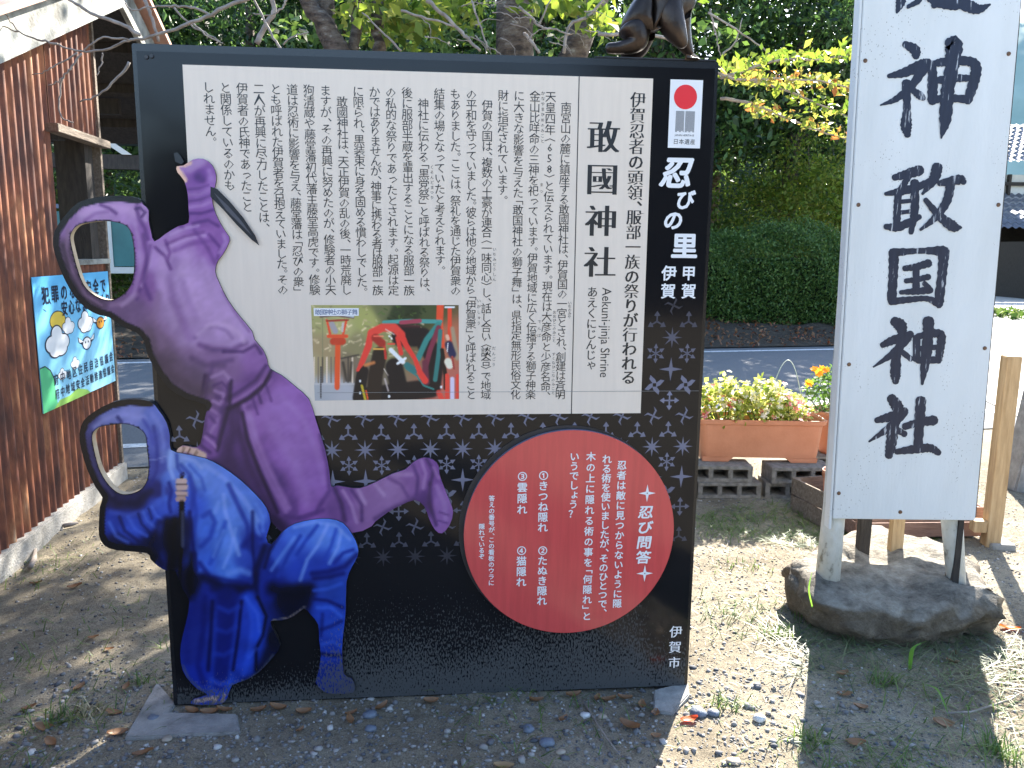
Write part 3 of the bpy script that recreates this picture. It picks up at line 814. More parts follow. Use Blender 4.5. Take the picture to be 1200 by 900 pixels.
# ---- purple figure
PUR = [(161, 232), (140, 229), (115, 231), (92, 237), (75, 254), (64, 271), (62, 287), (67, 306), (76, 328), (88, 348), (102, 362), (116, 369), (128, 372), (144, 383), (160, 390), (169, 400), (173, 416), (186, 440), (198, 455), (217, 467), (241, 475), (240, 490), (235, 520), (226, 524), (214, 522), (206, 530), (216, 538), (240, 545), (280, 580), (312, 604), (328, 622), (360, 632), (425, 622), (440, 611), (455, 600), (470, 592), (486, 586), (497, 593), (503, 608), (510, 621), (518, 625), (527, 615), (531, 600), (527, 587), (520, 570), (515, 556), (514, 546), (508, 539), (497, 536), (485, 541), (475, 550), (460, 555), (440, 565), (422, 572), (407, 571), (395, 569), (388, 570), (386, 553), (381, 527), (370, 492), (362, 468), (347, 454), (330, 440), (316, 432), (313, 422), (308, 410), (298, 398), (295, 388), (281, 371), (267, 352), (257, 332), (252, 318), (255, 306), (261, 298), (269, 282), (266, 274), (260, 265), (252, 249), (248, 231), (252, 218), (253, 205), (248, 193), (238, 186), (226, 187), (215, 194), (207, 195), (208, 202), (216, 212), (220, 228), (221, 246), (221, 261), (209, 265), (194, 274), (181, 283), (177, 272), (174, 258), (174, 246), (168, 240)]
PHOLE = [(84, 288), (83, 275), (90, 265), (102, 261), (120, 259), (138, 261), (149, 266), (154, 276), (157, 295), (157, 315), (154, 332), (145, 344), (133, 351), (120, 350), (107, 343), (98, 333), (91, 315)]
Lp, Mp, Dp, Kp = 'a98abf', '84639f', '4b3468', '37274c'
pc = [(110, 245, 'a988c0'), (150, 243, 'a583bd'), (85, 262, '8e72a6'), (78, 300, '5e4f66'), (100, 350, '54475e'), (165, 280, '8c68a8'), (165, 330, '7a5a93'), (150, 365, '6d5a7c'), (185, 300, 'a07fbb'), (215, 290, '9c78b6'), (240, 280, '8b66a8'),
      (255, 285, '8460a2'), (235, 255, '7b589a'), (235, 230, '8260a3'), (235, 205, '6e4a90'), (245, 215, '8a66aa'), (228, 192, '9a7ab4'), (205, 330, 'a184ba'), (235, 335, 'a184ba'), (200, 380, '8f76a4'), (180, 400, '77667f'), (225, 380, '9c80b4'), (265, 370, 'a487be'), (285, 395, 'a286bc'),
      (190, 430, '62546c'), (230, 450, '655672'), (265, 430, '7b6390'), (300, 420, '8464a2'), (305, 450, '6a4c86'), (290, 470, '6b4d88'), (255, 470, '6e5386'), (255, 500, '785a95'), (250, 520, '71508f'), (300, 490, '8b66ab'), (330, 470, '8c66b0'), (350, 490, '8a64ae'), (340, 530, '8863ac'), (370, 560, '7c58a0'),
      (280, 520, '5b4076'), (270, 550, '4a3563'), (310, 570, '523b6c'), (340, 600, '60457c'), (360, 600, '805ba2'), (400, 590, '6b4f86'), (430, 590, '806496'), (460, 572, '866a9c'), (485, 560, '7b5d95'), (505, 555, '6d4d8a'), (515, 590, '8062a0'), (520, 615, '7a5c98'), (500, 590, '52386c')]
ps = [ ([(205, 310), (238, 350), (272, 382)], 30, 'b79cce', .5, 1), ([(178, 395), (198, 438), (238, 462)], 24, '594a5e', .6, 1), ([(320, 470), (350, 520), (365, 570)], 26, '9674b8', .45, 1), ([(105, 345), (80, 315), (76, 290)], 10, '51435a', .5, 1),
 # hood
 ([(96, 252), (110, 245), (130, 243), (152, 245), (164, 252)], 7, 'c3a4d4', .55, 1), ([(118, 240), (128, 244), (136, 250)], 3, '553b70', .8, 1), ([(100, 258), (112, 250), (126, 248)], 3, '7a5b96', .6, 1),
 ([(160, 243), (163, 256), (170, 268), (173, 280)], 3.5, '5d4078', .8, 1), ([(168, 244), (171, 258)], 2.5, 'b294c8', .8, 1), ([(159, 245), (164, 243), (170, 249), (166, 254)], 2, '46305f', .8, 1),
 ([(158, 262), (163, 285), (164, 315), (157, 345), (143, 358)], 3.5, 'ae90c4', .5, 1), ([(168, 275), (172, 300), (170, 325), (160, 350)], 3.5, '5b4274', .7, 1), ([(176, 285), (175, 310), (166, 335)], 3, 'b79ccb', .55, 1),
 ([(80, 270), (77, 295), (86, 325), (100, 347), (118, 358)], 3.5, '8a7591', .7, 1), ([(74, 288), (82, 320), (98, 348), (118, 361)], 3, '463b4e', .8, 1), ([(130, 358), (148, 355), (160, 345)], 4, '9a82aa', .5, 1),
 (PHOLE + [PHOLE[0]], 2.2, '14161f', 1, .4),
 # shoulder & raised arm
 ([(182, 290), (193, 300), (200, 315)], 3, '563d70', .8, 1), ([(194, 282), (199, 296), (196, 305)], 3, '6b4d87', .8, 1), ([(200, 275), (215, 268), (232, 264)], 3, 'b79bd0', .6, 1), ([(196, 286), (215, 278), (238, 272)], 3.5, '5f4279', .55, 1), ([(204, 294), (222, 286), (246, 282)], 4, '604380', .5, 1),
 ([(200, 288), (218, 280), (240, 276)], 2.0, 'b496cb', .6, 1), ([(226, 262), (244, 258), (256, 265)], 3, '5a3e76', .8, 1), ([(228, 270), (243, 290), (252, 308)], 3.5, '65488280'[:6], .7, 1), ([(245, 275), (258, 290), (255, 303)], 3, '5b3f78', .75, 1), ([(262, 275), (265, 284), (257, 296)], 2.5, 'ac8cc8', .55, 1),
 ([(222, 250), (236, 250), (250, 246)], 2.2, '523670', .8, 1), ([(222, 243), (236, 241), (248, 236)], 2.2, '9c7cb8', .7, 1), ([(221, 236), (235, 234), (247, 229)], 2, '5b3f78', .7, 1), ([(221, 228), (234, 228), (246, 222)], 2, '9778b4', .6, 1), ([(220, 222), (232, 221), (244, 217)], 2, '543872', .6, 1),
 ([(232, 208), (238, 211)], 6, '4c3169', .8, 1), ([(222, 200), (226, 192), (238, 190)], 4, 'a284be', .6, 1), ([(245, 200), (249, 210)], 4, '9a7ab8', .6, 1),
 ([(206, 197), (211, 203), (216, 211)], 4.5, 'd9b7a4', 1, .5), ([(209, 193), (216, 194), (223, 191)], 2.2, 'd9b7a4', .9, .7),
 # body folds
 ([(190, 305), (188, 330), (196, 355), (205, 380)], 7, 'b79bcc', .35, 1), ([(205, 305), (199, 325), (203, 350), (214, 375), (222, 395)], 7, '6e5388', .4, 1), ([(220, 300), (216, 320), (222, 345), (232, 370)], 8, 'b89dce', .4, 1),
 ([(238, 305), (250, 335), (265, 360), (284, 385)], 5, 'b295ca', .35, 1), ([(214, 330), (220, 350), (230, 372)], 6, '7a5c95', .35, 1),
 ([(228, 396), (238, 386), (252, 382), (266, 388), (272, 396)], 3.5, '6a5285', .4, 1), ([(234, 404), (250, 410), (272, 410), (288, 402)], 4.5, '5e4876', .7, 1), ([(232, 392), (246, 380), (264, 380), (280, 390), (286, 400)], 4, 'bda3d0', .6, 1), ([(300, 392), (305, 404)], 3, 'a88cc2', .5, 1),
 ([(176, 410), (190, 432), (215, 450), (240, 458)], 9, '5a4c60', .65, 1), ([(186, 345), (180, 375), (190, 405)], 6, '7c6888', .5, 1), ([(225, 420), (240, 428), (262, 428)], 5, '51405f', .6, 1), ([(245, 445), (250, 425), (272, 422)], 4, '57436c', .6, 1),
 # supporting arm
 ([(242, 440), (240, 470), (240, 500), (234, 520)], 4, '4f3a63', .75, 1), ([(248, 442), (262, 436), (270, 445)], 3, 'a084b6', .65, 1), ([(250, 452), (260, 448), (268, 456)], 2, '553d6c', .8, 1), ([(252, 458), (262, 462), (258, 474), (250, 470)], 2.4, 'a184ba', .7, 1), ([(254, 465), (259, 467)], 2.5, '533b6a', .7, 1), ([(268, 450), (266, 475), (258, 505), (253, 525)], 2.6, '49335e', .8, 1),
 ([(248, 480), (258, 487), (252, 498), (246, 508)], 2.4, '9b7eb6', .6, 1), ([(246, 488), (252, 495)], 2.4, '4f3868', .6, 1), ([(240, 512), (250, 520), (256, 528)], 2.2, '9c7cb8', .8, 1), ([(243, 508), (252, 514)], 2, '4f3868', .7, 1),
 ([(210, 527), (218, 526), (228, 529), (238, 534)], 5.5, 'cfb3a6', 1, .5), ([(216, 524), (213, 531)], 1.2, '5a4038', .8, 1), ([(223, 526), (219, 534)], 1.2, '5a4038', .8, 1), ([(231, 529), (226, 537)], 1.2, '5a4038', .8, 1), ([(234, 521), (246, 530)], 2.2, '4a3262', .8, 1),
 # sash and skirt
 ([(312, 428), (300, 445), (282, 458), (265, 468)], 3, '4a3361', .8, 1), ([(315, 436), (303, 452), (283, 465), (268, 474)], 3, '9a7ab4', .6, 1), ([(316, 441), (305, 458), (285, 471), (270, 480)], 2.2, '412c58', .85, 1), ([(318, 446), (300, 468), (282, 478)], 2, '8766a4', .6, 1),
 ([(285, 475), (290, 500), (300, 530), (316, 565), (335, 600)], 4, 'a07fbc', .5, 1), ([(279, 478), (280, 505), (290, 540), (305, 575), (325, 612)], 6, '3f2b55', .75, 1), ([(303, 462), (306, 472)], 2.2, '4a3362', .8, 1), ([(296, 467), (302, 485)], 2, '5d4179', .8, 1), ([(312, 452), (318, 470)], 2, '5d4179', .7, 1),
 ([(262, 480), (264, 510), (258, 540)], 7, '4a3662', .7, 1), ([(268, 550), (300, 590), (330, 618)], 12, '3b2a50', .7, 1), ([(330, 465), (355, 490), (372, 530), (380, 565)], 5, '9a78bc', .45, 1), ([(318, 500), (345, 540), (360, 590)], 9, '9c7abc', .35, 1), ([(375, 510), (384, 545), (386, 575), (370, 600), (350, 607)], 3.5, '553c70', .7, 1), ([(335, 605), (355, 608), (378, 598)], 4, '4d3668', .6, 1),
 # trailing leg
 ([(272, 482), (272, 510), (266, 540)], 9, '412d58', .85, 1), ([(284, 484), (290, 515), (303, 550), (325, 600)], 3.4, '2c1c40', .9, 1), ([(292, 484), (300, 515), (315, 550), (338, 595)], 5, 'a584c2', .55, 1),
 ([(318, 434), (310, 450), (292, 466), (268, 479)], 2.6, '2e1d42', .9, 1), ([(240, 440), (234, 475), (230, 505), (222, 520)], 2, '3c2a50', .8, 1), ([(271, 446), (269, 475), (262, 500), (255, 528)], 3, '2f2044', .85, 1),
 ([(262, 412), (285, 412), (300, 404), (306, 414)], 3, '4c3664', .8, 1), ([(186, 420), (205, 446), (235, 462)], 8, '4f4256', .7, 1), ([(250, 545), (275, 575), (305, 600), (330, 618)], 9, '2e2044', .8, 1),
 ([(176, 288), (172, 310), (168, 330), (176, 350)], 4, '5a3f76', .7, 1), ([(262, 342), (276, 366), (292, 388)], 3, '6a4c86', .5, 1), ([(200, 262), (214, 266)], 3, '553a70', .5, 1),
 ([(392, 572), (400, 590), (404, 610)], 4, '44305a', .8, 1), ([(402, 575), (412, 592), (418, 612)], 3, '9c7fb2', .7, 1), ([(412, 574), (424, 592), (424, 610)], 3, '4b3662', .7, 1), ([(420, 574), (428, 590)], 2.4, 'a88cbd', .6, 1), ([(440, 568), (450, 580)], 3, 'a487b8', .6, 1), ([(455, 560), (470, 568), (478, 582)], 3, '584070', .6, 1), ([(462, 556), (482, 556)], 3.5, 'a184b6', .6, 1),
 ([(484, 545), (490, 560), (488, 580)], 3, '4f3768', .75, 1), ([(494, 540), (499, 555), (496, 572)], 2.4, 'a486bc', .6, 1), ([(500, 538), (508, 552), (504, 568)], 2.4, '452f5c', .8, 1), ([(508, 548), (514, 560)], 2.4, '9b7cb6', .6, 1), ([(504, 566), (503, 590), (511, 615)], 3.2, '442f5a', .85, 1), ([(512, 570), (521, 590), (522, 608)], 4, '9577b2', .6, 1), ([(515, 600), (526, 604)], 1.4, '553c70', .7, 1), ([(513, 610), (524, 613)], 1.4, '553c70', .7, 1), ([(440, 608), (460, 596), (485, 586)], 4, '4b3860', .7, 1)]
cutout('purple_figure', PUR, [PHOLE], 2.2, .010, .022, pc, ps, p_art, m_edgeblack, gain=1.25, smooth_k=2, rim=(PUR[:21], 7.0), cloth=.09, label='purple clad ninja cut-out lunging with a raised blade, its face an open hole', hole_m=m_rawedge)

# ---- blue figure
BLU = [(175, 470), (152, 468), (130, 472), (111, 482), (98, 493), (93, 508), (95, 526), (102, 550), (112, 571), (120, 583), (117, 594), (116, 612), (116, 627), (122, 639), (137, 645), (172, 648), (176, 655), (186, 664), (196, 669), (205, 668), (214, 690), (222, 705), (218, 730), (212, 755), (212, 777), (218, 793), (231, 807), (243, 814), (227, 819), (224, 825), (240, 826), (260, 825), (267, 816), (272, 803), (288, 797), (303, 788), (320, 770), (328, 757), (322, 742), (317, 728), (330, 727), (345, 722), (356, 713), (364, 720), (373, 732), (374, 750), (376, 768), (373, 788), (370, 800), (380, 811), (394, 813), (413, 812), (416, 804), (412, 795), (403, 790), (401, 765), (402, 745), (405, 718), (406, 682), (412, 665), (419, 652), (419, 640), (413, 627), (402, 613), (385, 608), (366, 609), (345, 614), (330, 624), (318, 638), (312, 630), (317, 612), (312, 595), (300, 580), (281, 562), (260, 547), (240, 537), (216, 532), (200, 527), (199, 511), (195, 495), (186, 481)]
BHOLE = [(109, 520), (109, 508), (116, 501), (130, 498), (148, 497), (162, 502), (170, 510), (172, 525), (174, 545), (172, 563), (164, 574), (150, 579), (138, 577), (126, 566), (116, 548)]
bc = [(140, 482), (0, 0)]
bc = [(130, 482, '6f7ac0'), (155, 480, '7b86cc'), (180, 490, '6473c2'), (190, 515, '5562b4'), (188, 545, '4a54a4'), (185, 575, '2b3170'), (105, 500, '4d5286'), (100, 530, '3c3c62'), (115, 565, '36365c'), (135, 585, '2b2b58'), (160, 585, '262a5a'),
      (130, 610, '2f47a8'), (150, 620, '3a56c4'), (180, 605, '3a55c0'), (190, 590, '4460c8'), (140, 635, '16204c'), (180, 640, '101a44'), (195, 655, '1d2a6a'), (205, 540, '7f9ce0'), (200, 560, '5c78d4'), (230, 550, '6a8ce0'), (260, 565, '5f80dc'), (285, 580, '5b7cd8'), (300, 605, '5474d4'), (308, 625, '3a53b4'),
      (225, 590, '3f5fcc'), (240, 620, '4c70da'), (260, 610, '5c80e0'), (270, 640, '5f86e6'), (240, 660, '456ad6'), (265, 670, '5077dc'), (285, 650, '3a55ba'), (295, 640, '243684'), (215, 620, '141c48'), (205, 640, '10163a'), (222, 680, '0d1230'), (290, 690, '24388e'), (250, 690, '22338a'), (270, 695, '1c2c78'),
      (235, 720, '1e2d7c'), (225, 760, '233488'), (240, 790, '2038a0'), (258, 730, '2a44a8'), (262, 770, '2a46ac'), (258, 795, '2f50b8'), (285, 720, '2c48b6'), (300, 745, '2a48b8'), (285, 775, '2846b4'), (310, 760, '151c3c'), (300, 785, '161e40'), (320, 750, '12182e'),
      (350, 625, '4d70d8'), (380, 620, '5b80e2'), (405, 635, '4f74da'), (330, 650, '3d5cc4'), (350, 670, '2e49b0'), (385, 665, '2c46a8'), (335, 700, '10183c'), (350, 705, '0e1534'), (390, 690, '2b489e'), (380, 715, '2c4bb2'), (392, 735, '3050b4'), (385, 760, '2a44a0'), (392, 790, '26387a'), (405, 805, '26356c'), (320, 690, '1c2f86'), (312, 665, '203488')]
bs = [([(215, 548), (250, 572), (282, 604)], 22, '6f92e6', .35, 1), ([(262, 600), (268, 650)], 18, '6186e4', .35, 1), ([(370, 622), (392, 640)], 22, '6186e4', .35, 1), ([(112, 500), (125, 490), (145, 485), (168, 490)], 5, '8f9ade', .6, 1), ([(138, 489), (142, 494)], 2.5, '252b60', .8, 1), ([(178, 485), (188, 500), (192, 520), (190, 540)], 4, '7a88d4', .6, 1), ([(180, 500), (184, 525), (184, 550), (176, 572)], 3, '2f3884', .6, 1), ([(172, 540), (185, 538), (196, 534)], 1, '8e9ce0', .5, 1), ([(176, 576), (160, 590), (138, 590), (122, 575)], 6, '1a1d40', .7, 1), ([(168, 492), (176, 505), (180, 520)], 2.5, '4852a8', .7, 1),
 (BHOLE + [BHOLE[0]], 2.0, '0b0e18', 1, .4), ([(104, 510), (106, 535), (118, 562), (132, 580)], 2.5, '4a4a78', .6, 1),
 # forearm
 ([(130, 600), (150, 604), (172, 598), (190, 585)], 4, '5069cc', .5, 1), ([(128, 612), (136, 628), (150, 636)], 3, '5a78e0', .7, 1), ([(140, 606), (146, 622), (162, 634)], 3, '131c4c', .7, 1), ([(150, 606), (158, 620), (172, 628)], 2.5, '4f6cd8', .7, 1), ([(168, 600), (172, 610), (182, 618)], 2.2, '5a78e0', .7, 1), ([(162, 602), (166, 614), (176, 624)], 2, '152052', .7, 1), ([(178, 594), (183, 604), (192, 610)], 2, '5a78e0', .6, 1), ([(174, 596), (178, 608)], 1.8, '182458', .7, 1), ([(192, 562), (192, 580), (198, 590)], 4, '5272d6', .7, 1), ([(140, 640), (165, 642), (182, 652)], 5, '0a0f28', .7, 1), ([(186, 612), (176, 640), (190, 662)], 5, '0c1130', .6, 1),
 ([(198, 566), (201, 575), (198, 590), (200, 600)], 2.5, '1c2a78', .8, 1),
 # hand
 ([(209, 564), (216, 564)], 4.2, 'c9b2ac', 1, .4), ([(209, 571), (217, 571)], 4.2, 'c4aca6', 1, .4), ([(209, 578), (217, 579)], 4.2, 'bda49e', 1, .4), ([(209, 585), (215, 585)], 3.8, 'b0968f', 1, .4), ([(207, 567.5), (219, 567.5)], .9, '5c4a48', .8, 1), ([(207, 574.5), (219, 574.5)], .9, '5c4a48', .8, 1), ([(207, 581.5), (218, 581.5)], .9, '5c4a48', .8, 1),
 ([(214, 555), (213, 559)], 3, '0c0e18', 1, .5),
 # collar, back
 ([(200, 530), (199, 548), (203, 560)], 3.5, '8fb0f2', .8, 1), ([(207, 532), (208, 548), (214, 556)], 2.5, '33489e', .8, 1), ([(214, 536), (228, 540), (236, 548)], 3, '92aff0', .6, 1), ([(212, 545), (222, 556), (228, 575), (224, 600)], 4, '2c409c', .7, 1), ([(222, 545), (236, 560), (240, 575)], 3, '3f5cc0', .7, 1),
 ([(240, 545), (262, 560), (286, 585), (302, 610)], 4, '86a6f0', .55, 1), ([(268, 568), (278, 590), (290, 615), (292, 632)], 4, '27398e', .8, 1), ([(276, 572), (290, 592), (300, 616), (304, 628)], 3, '7595ea', .55, 1), ([(285, 640), (296, 628), (306, 632)], 5, '1c2b78', .7, 1), ([(300, 590), (308, 606), (308, 622)], 3, '6c8ce6', .5, 1),
 ([(222, 560), (230, 600), (226, 640), (232, 665)], 3.5, '2844a8', .7, 1), ([(238, 605), (246, 600), (252, 612), (246, 630), (236, 640)], 4, '2a44a6', .75, 1), ([(262, 580), (264, 600), (272, 625), (280, 650)], 3.5, '86a8f4', .65, 1), ([(256, 590), (252, 600)], 4, '7ca0f0', .6, 1), ([(264, 612), (256, 640), (246, 660)], 4, '2f4cb4', .7, 1), ([(276, 620), (270, 645), (262, 665)], 3, '7ca0f4', .6, 1), ([(262, 622), (250, 652)], 3, '7a9cf0', .5, 1),
 ([(234, 660), (246, 676), (266, 680), (290, 684)], 4, '1b2a76', .8, 1), ([(268, 672), (282, 668), (292, 672)], 5, '7499f0', .6, 1), ([(250, 690), (270, 695), (290, 690)], 6, '121c50', .7, 1),
 ([(296, 600), (296, 640), (300, 680), (294, 694)], 3, '101a50', .7, 1), ([(316, 640), (306, 655), (300, 672)], 6, '16225c', .7, 1),
 # sword
 ([(213, 590), (213, 625), (211, 660), (211, 684)], [4.5, 4, 3, 1], '080a14', 1, .5), ([(214, 600), (214, 640)], 2.4, '6d7798', .6, 1), ([(198, 672), (204, 650), (205, 610)], 6, '060912', .85, .9), ([(226, 650), (222, 680), (224, 700)], 6, '070a18', .85, 1),
 # lower sleeve with hand
 ([(196, 612), (200, 640), (204, 662)], 9, '070a1c', .85, .9), ([(222, 600), (226, 640), (230, 668)], 3, '101c5c', .85, 1), ([(300, 560), (314, 590), (318, 618)], 2.5, '2c3f98', .6, 1), ([(238, 676), (262, 688), (292, 690)], 7, '0c1338', .85, 1), ([(310, 640), (300, 668), (300, 700)], 5, '0e1644', .85, 1),
 ([(240, 700), (238, 740), (232, 780), (238, 800)], 5, '15226a', .7, 1), ([(226, 700), (218, 740), (220, 775)], 5, '1a2a7c', .6, 1), ([(320, 690), (345, 700), (362, 690)], 11, '080c22', .85, 1), ([(330, 622), (316, 645), (310, 665)], 3, '0e1644', .8, 1), ([(290, 702), (296, 730), (292, 765), (285, 790)], 4, '3c5ed6', .55, 1),
 ([(266, 698), (264, 735), (261, 770), (258, 800)], [17, 15, 13, 12], '16246e', .92, .6), ([(292, 700), (304, 725), (303, 755), (290, 785)], 10, '2f55d2', .8, .9), ([(283, 705), (279, 745), (273, 785)], 3, '0c1444', .9, 1), ([(249, 705), (247, 745), (244, 785)], 3.5, '0e1648', .8, 1),
 ([(257, 712), (268, 717), (280, 711)], 4, '3352c0', .5, 1), ([(255, 738), (266, 741), (276, 735)], 4, '2f4cb8', .45, 1), ([(252, 766), (262, 768), (272, 762)], 4, '2f4cb8', .45, 1), ([(248, 797), (258, 802), (268, 800)], 4.5, '3c5cd0', .7, 1),
 ([(250, 818), (240, 820), (229, 822)], 3.0, 'b7a09a', 1, .5), ([(256, 816), (250, 823)], 2.2, 'b7a09a', 1, .5), ([(263, 814), (260, 823)], 2.2, 'b7a09a', 1, .5),
 ([(214, 780), (222, 796), (236, 808), (246, 812)], 1.6, '5c6066', .7, 1), ([(270, 804), (290, 797), (306, 786), (320, 768)], 1.8, '5c6066', .6, 1), ([(302, 700), (312, 722), (308, 745), (300, 760), (300, 785)], 3, '0c1024', .8, 1), ([(288, 700), (302, 720), (304, 740)], 3, '4468dc', .6, 1), ([(292, 770), (300, 760)], 2.5, '4468dc', .5, 1),
 # thigh
 ([(345, 618), (368, 612), (392, 615), (410, 632)], 3, '7fa2f2', .6, 1), ([(372, 616), (358, 634), (348, 650)], 2.6, '2844aa', .8, 1), ([(384, 616), (372, 640), (360, 656), (352, 680)], 3, '88a8f4', .6, 1), ([(352, 628), (338, 650), (326, 675)], 3, '25409f', .8, 1), ([(345, 630), (332, 648), (318, 668)], 2.5, '7094ea', .6, 1), ([(394, 620), (388, 640), (380, 656)], 2.4, '2b48b0', .7, 1), ([(400, 622), (396, 642), (386, 660)], 2.4, '86a8f4', .6, 1), ([(414, 644), (402, 648), (392, 660)], 3, '1d318a', .8, 1), ([(418, 650), (404, 664), (384, 670), (366, 672)], 4.5, '131f5e', .8, 1), ([(350, 690), (330, 705), (340, 718)], 10, '0b1028', .7, 1),
 ([(368, 678), (386, 676), (402, 672)], 4, '14205e', .8, 1), ([(368, 692), (384, 690), (400, 684)], 3, '3c60cc', .7, 1), ([(368, 702), (384, 704), (402, 712)], 3, '131e58', .8, 1), ([(372, 712), (388, 712), (400, 722)], 3, '4066d4', .8, 1), ([(376, 738), (388, 734), (400, 728)], 2.6, '16225e', .7, 1), ([(378, 755), (390, 752), (400, 758)], 3, '3f64d0', .7, 1), ([(376, 766), (388, 768), (400, 768)], 3, '10183c', .8, 1),
 ([(320, 727), (338, 724), (352, 715), (357, 711)], 1.2, '8d8478', .8, 1), ([(378, 720), (376, 745)], 2.5, '15215c', .6, 1)]
cutout('blue_figure', BLU, [BHOLE], 2.2, .016, .027, bc, bs, p_art, m_edgeblack, gain=1.25, smooth_k=2, rim=(BLU[:17], 7.0), cloth=.09, label='blue clad ninja cut-out crouching on one hand, its face an open hole', hole_m=m_rawedge)

# blade in the raised fist (flat print, on the sheet)
p_blade = print_mat('print_blade', (.022, .024, .032), .2, dust=False)
fl = Flat(.0115); fl.poly([(205, 180), (209, 179), (213, 183), (217, 190), (214, 193), (207, 190)]); fl.build('printed_handle', p_blade)
fl = Flat(.0115); fl.poly([(248, 219), (256, 222), (270, 236), (286, 255), (300, 276), (305, 288), (296, 281), (278, 263), (262, 245), (248, 231)])
p_blade = print_mat('print_blade', (.022, .024, .032), .2, dust=False)
fl.build('printed_blade', p_blade)
fl = Flat(.0120); fl.poly([(252, 226), (268, 241), (284, 259), (297, 277), (282, 262), (266, 246)]); fl.build('blade_gleam', print_mat('print_gleam', (.09, .09, .11), .2, dust=False))

# ---- festival photograph printed on the sheet
PH = [(364.5, 357.5), (537.5, 357.5), (538, 467.5), (369, 469.5)]
r_ = np.random.RandomState(3)
pcx = [(375, 370, '8c9468'), (400, 385, '98a070'), (430, 375, '8f9a62'), (440, 395, '7f8a5c'), (450, 362, '5a6448'), (465, 368, '283524'), (485, 365, '243020'), (500, 366, '3c4a30'), (420, 405, '77785c'), (380, 410, '8c8468'), (372, 425, '8f8c70'), (385, 455, '93a0b0'), (372, 463, '8e9cac'), (405, 460, '98a4b4'), (525, 400, '9a6450'), (530, 455, 'a06058'), (410, 430, '6a6458'), (425, 440, '5c5850')]
pst = []
for k in range(170):
    x, y = r_.uniform(366, 500), r_.uniform(358, 418)
    dk = x > 443 and y < 380
    pst.append(([(x, y), (x + r_.uniform(-5, 5), y + r_.uniform(-3, 3))], r_.uniform(.8, 2.2), (['16260f', '2c4420', '486a30'] if dk else ['c0c0a0', '74765a', 'b0aa90', '8c8c70', 'd4d0b8'])[r_.randint(3 if dk else 5)], .7, 1))
for x in range(368, 420, 5): pst.append(([(x, 419), (x, 448)], 1.3, ['3f3c3a', '6c675e', 'c9c6bc'][x % 3], .9, .6))
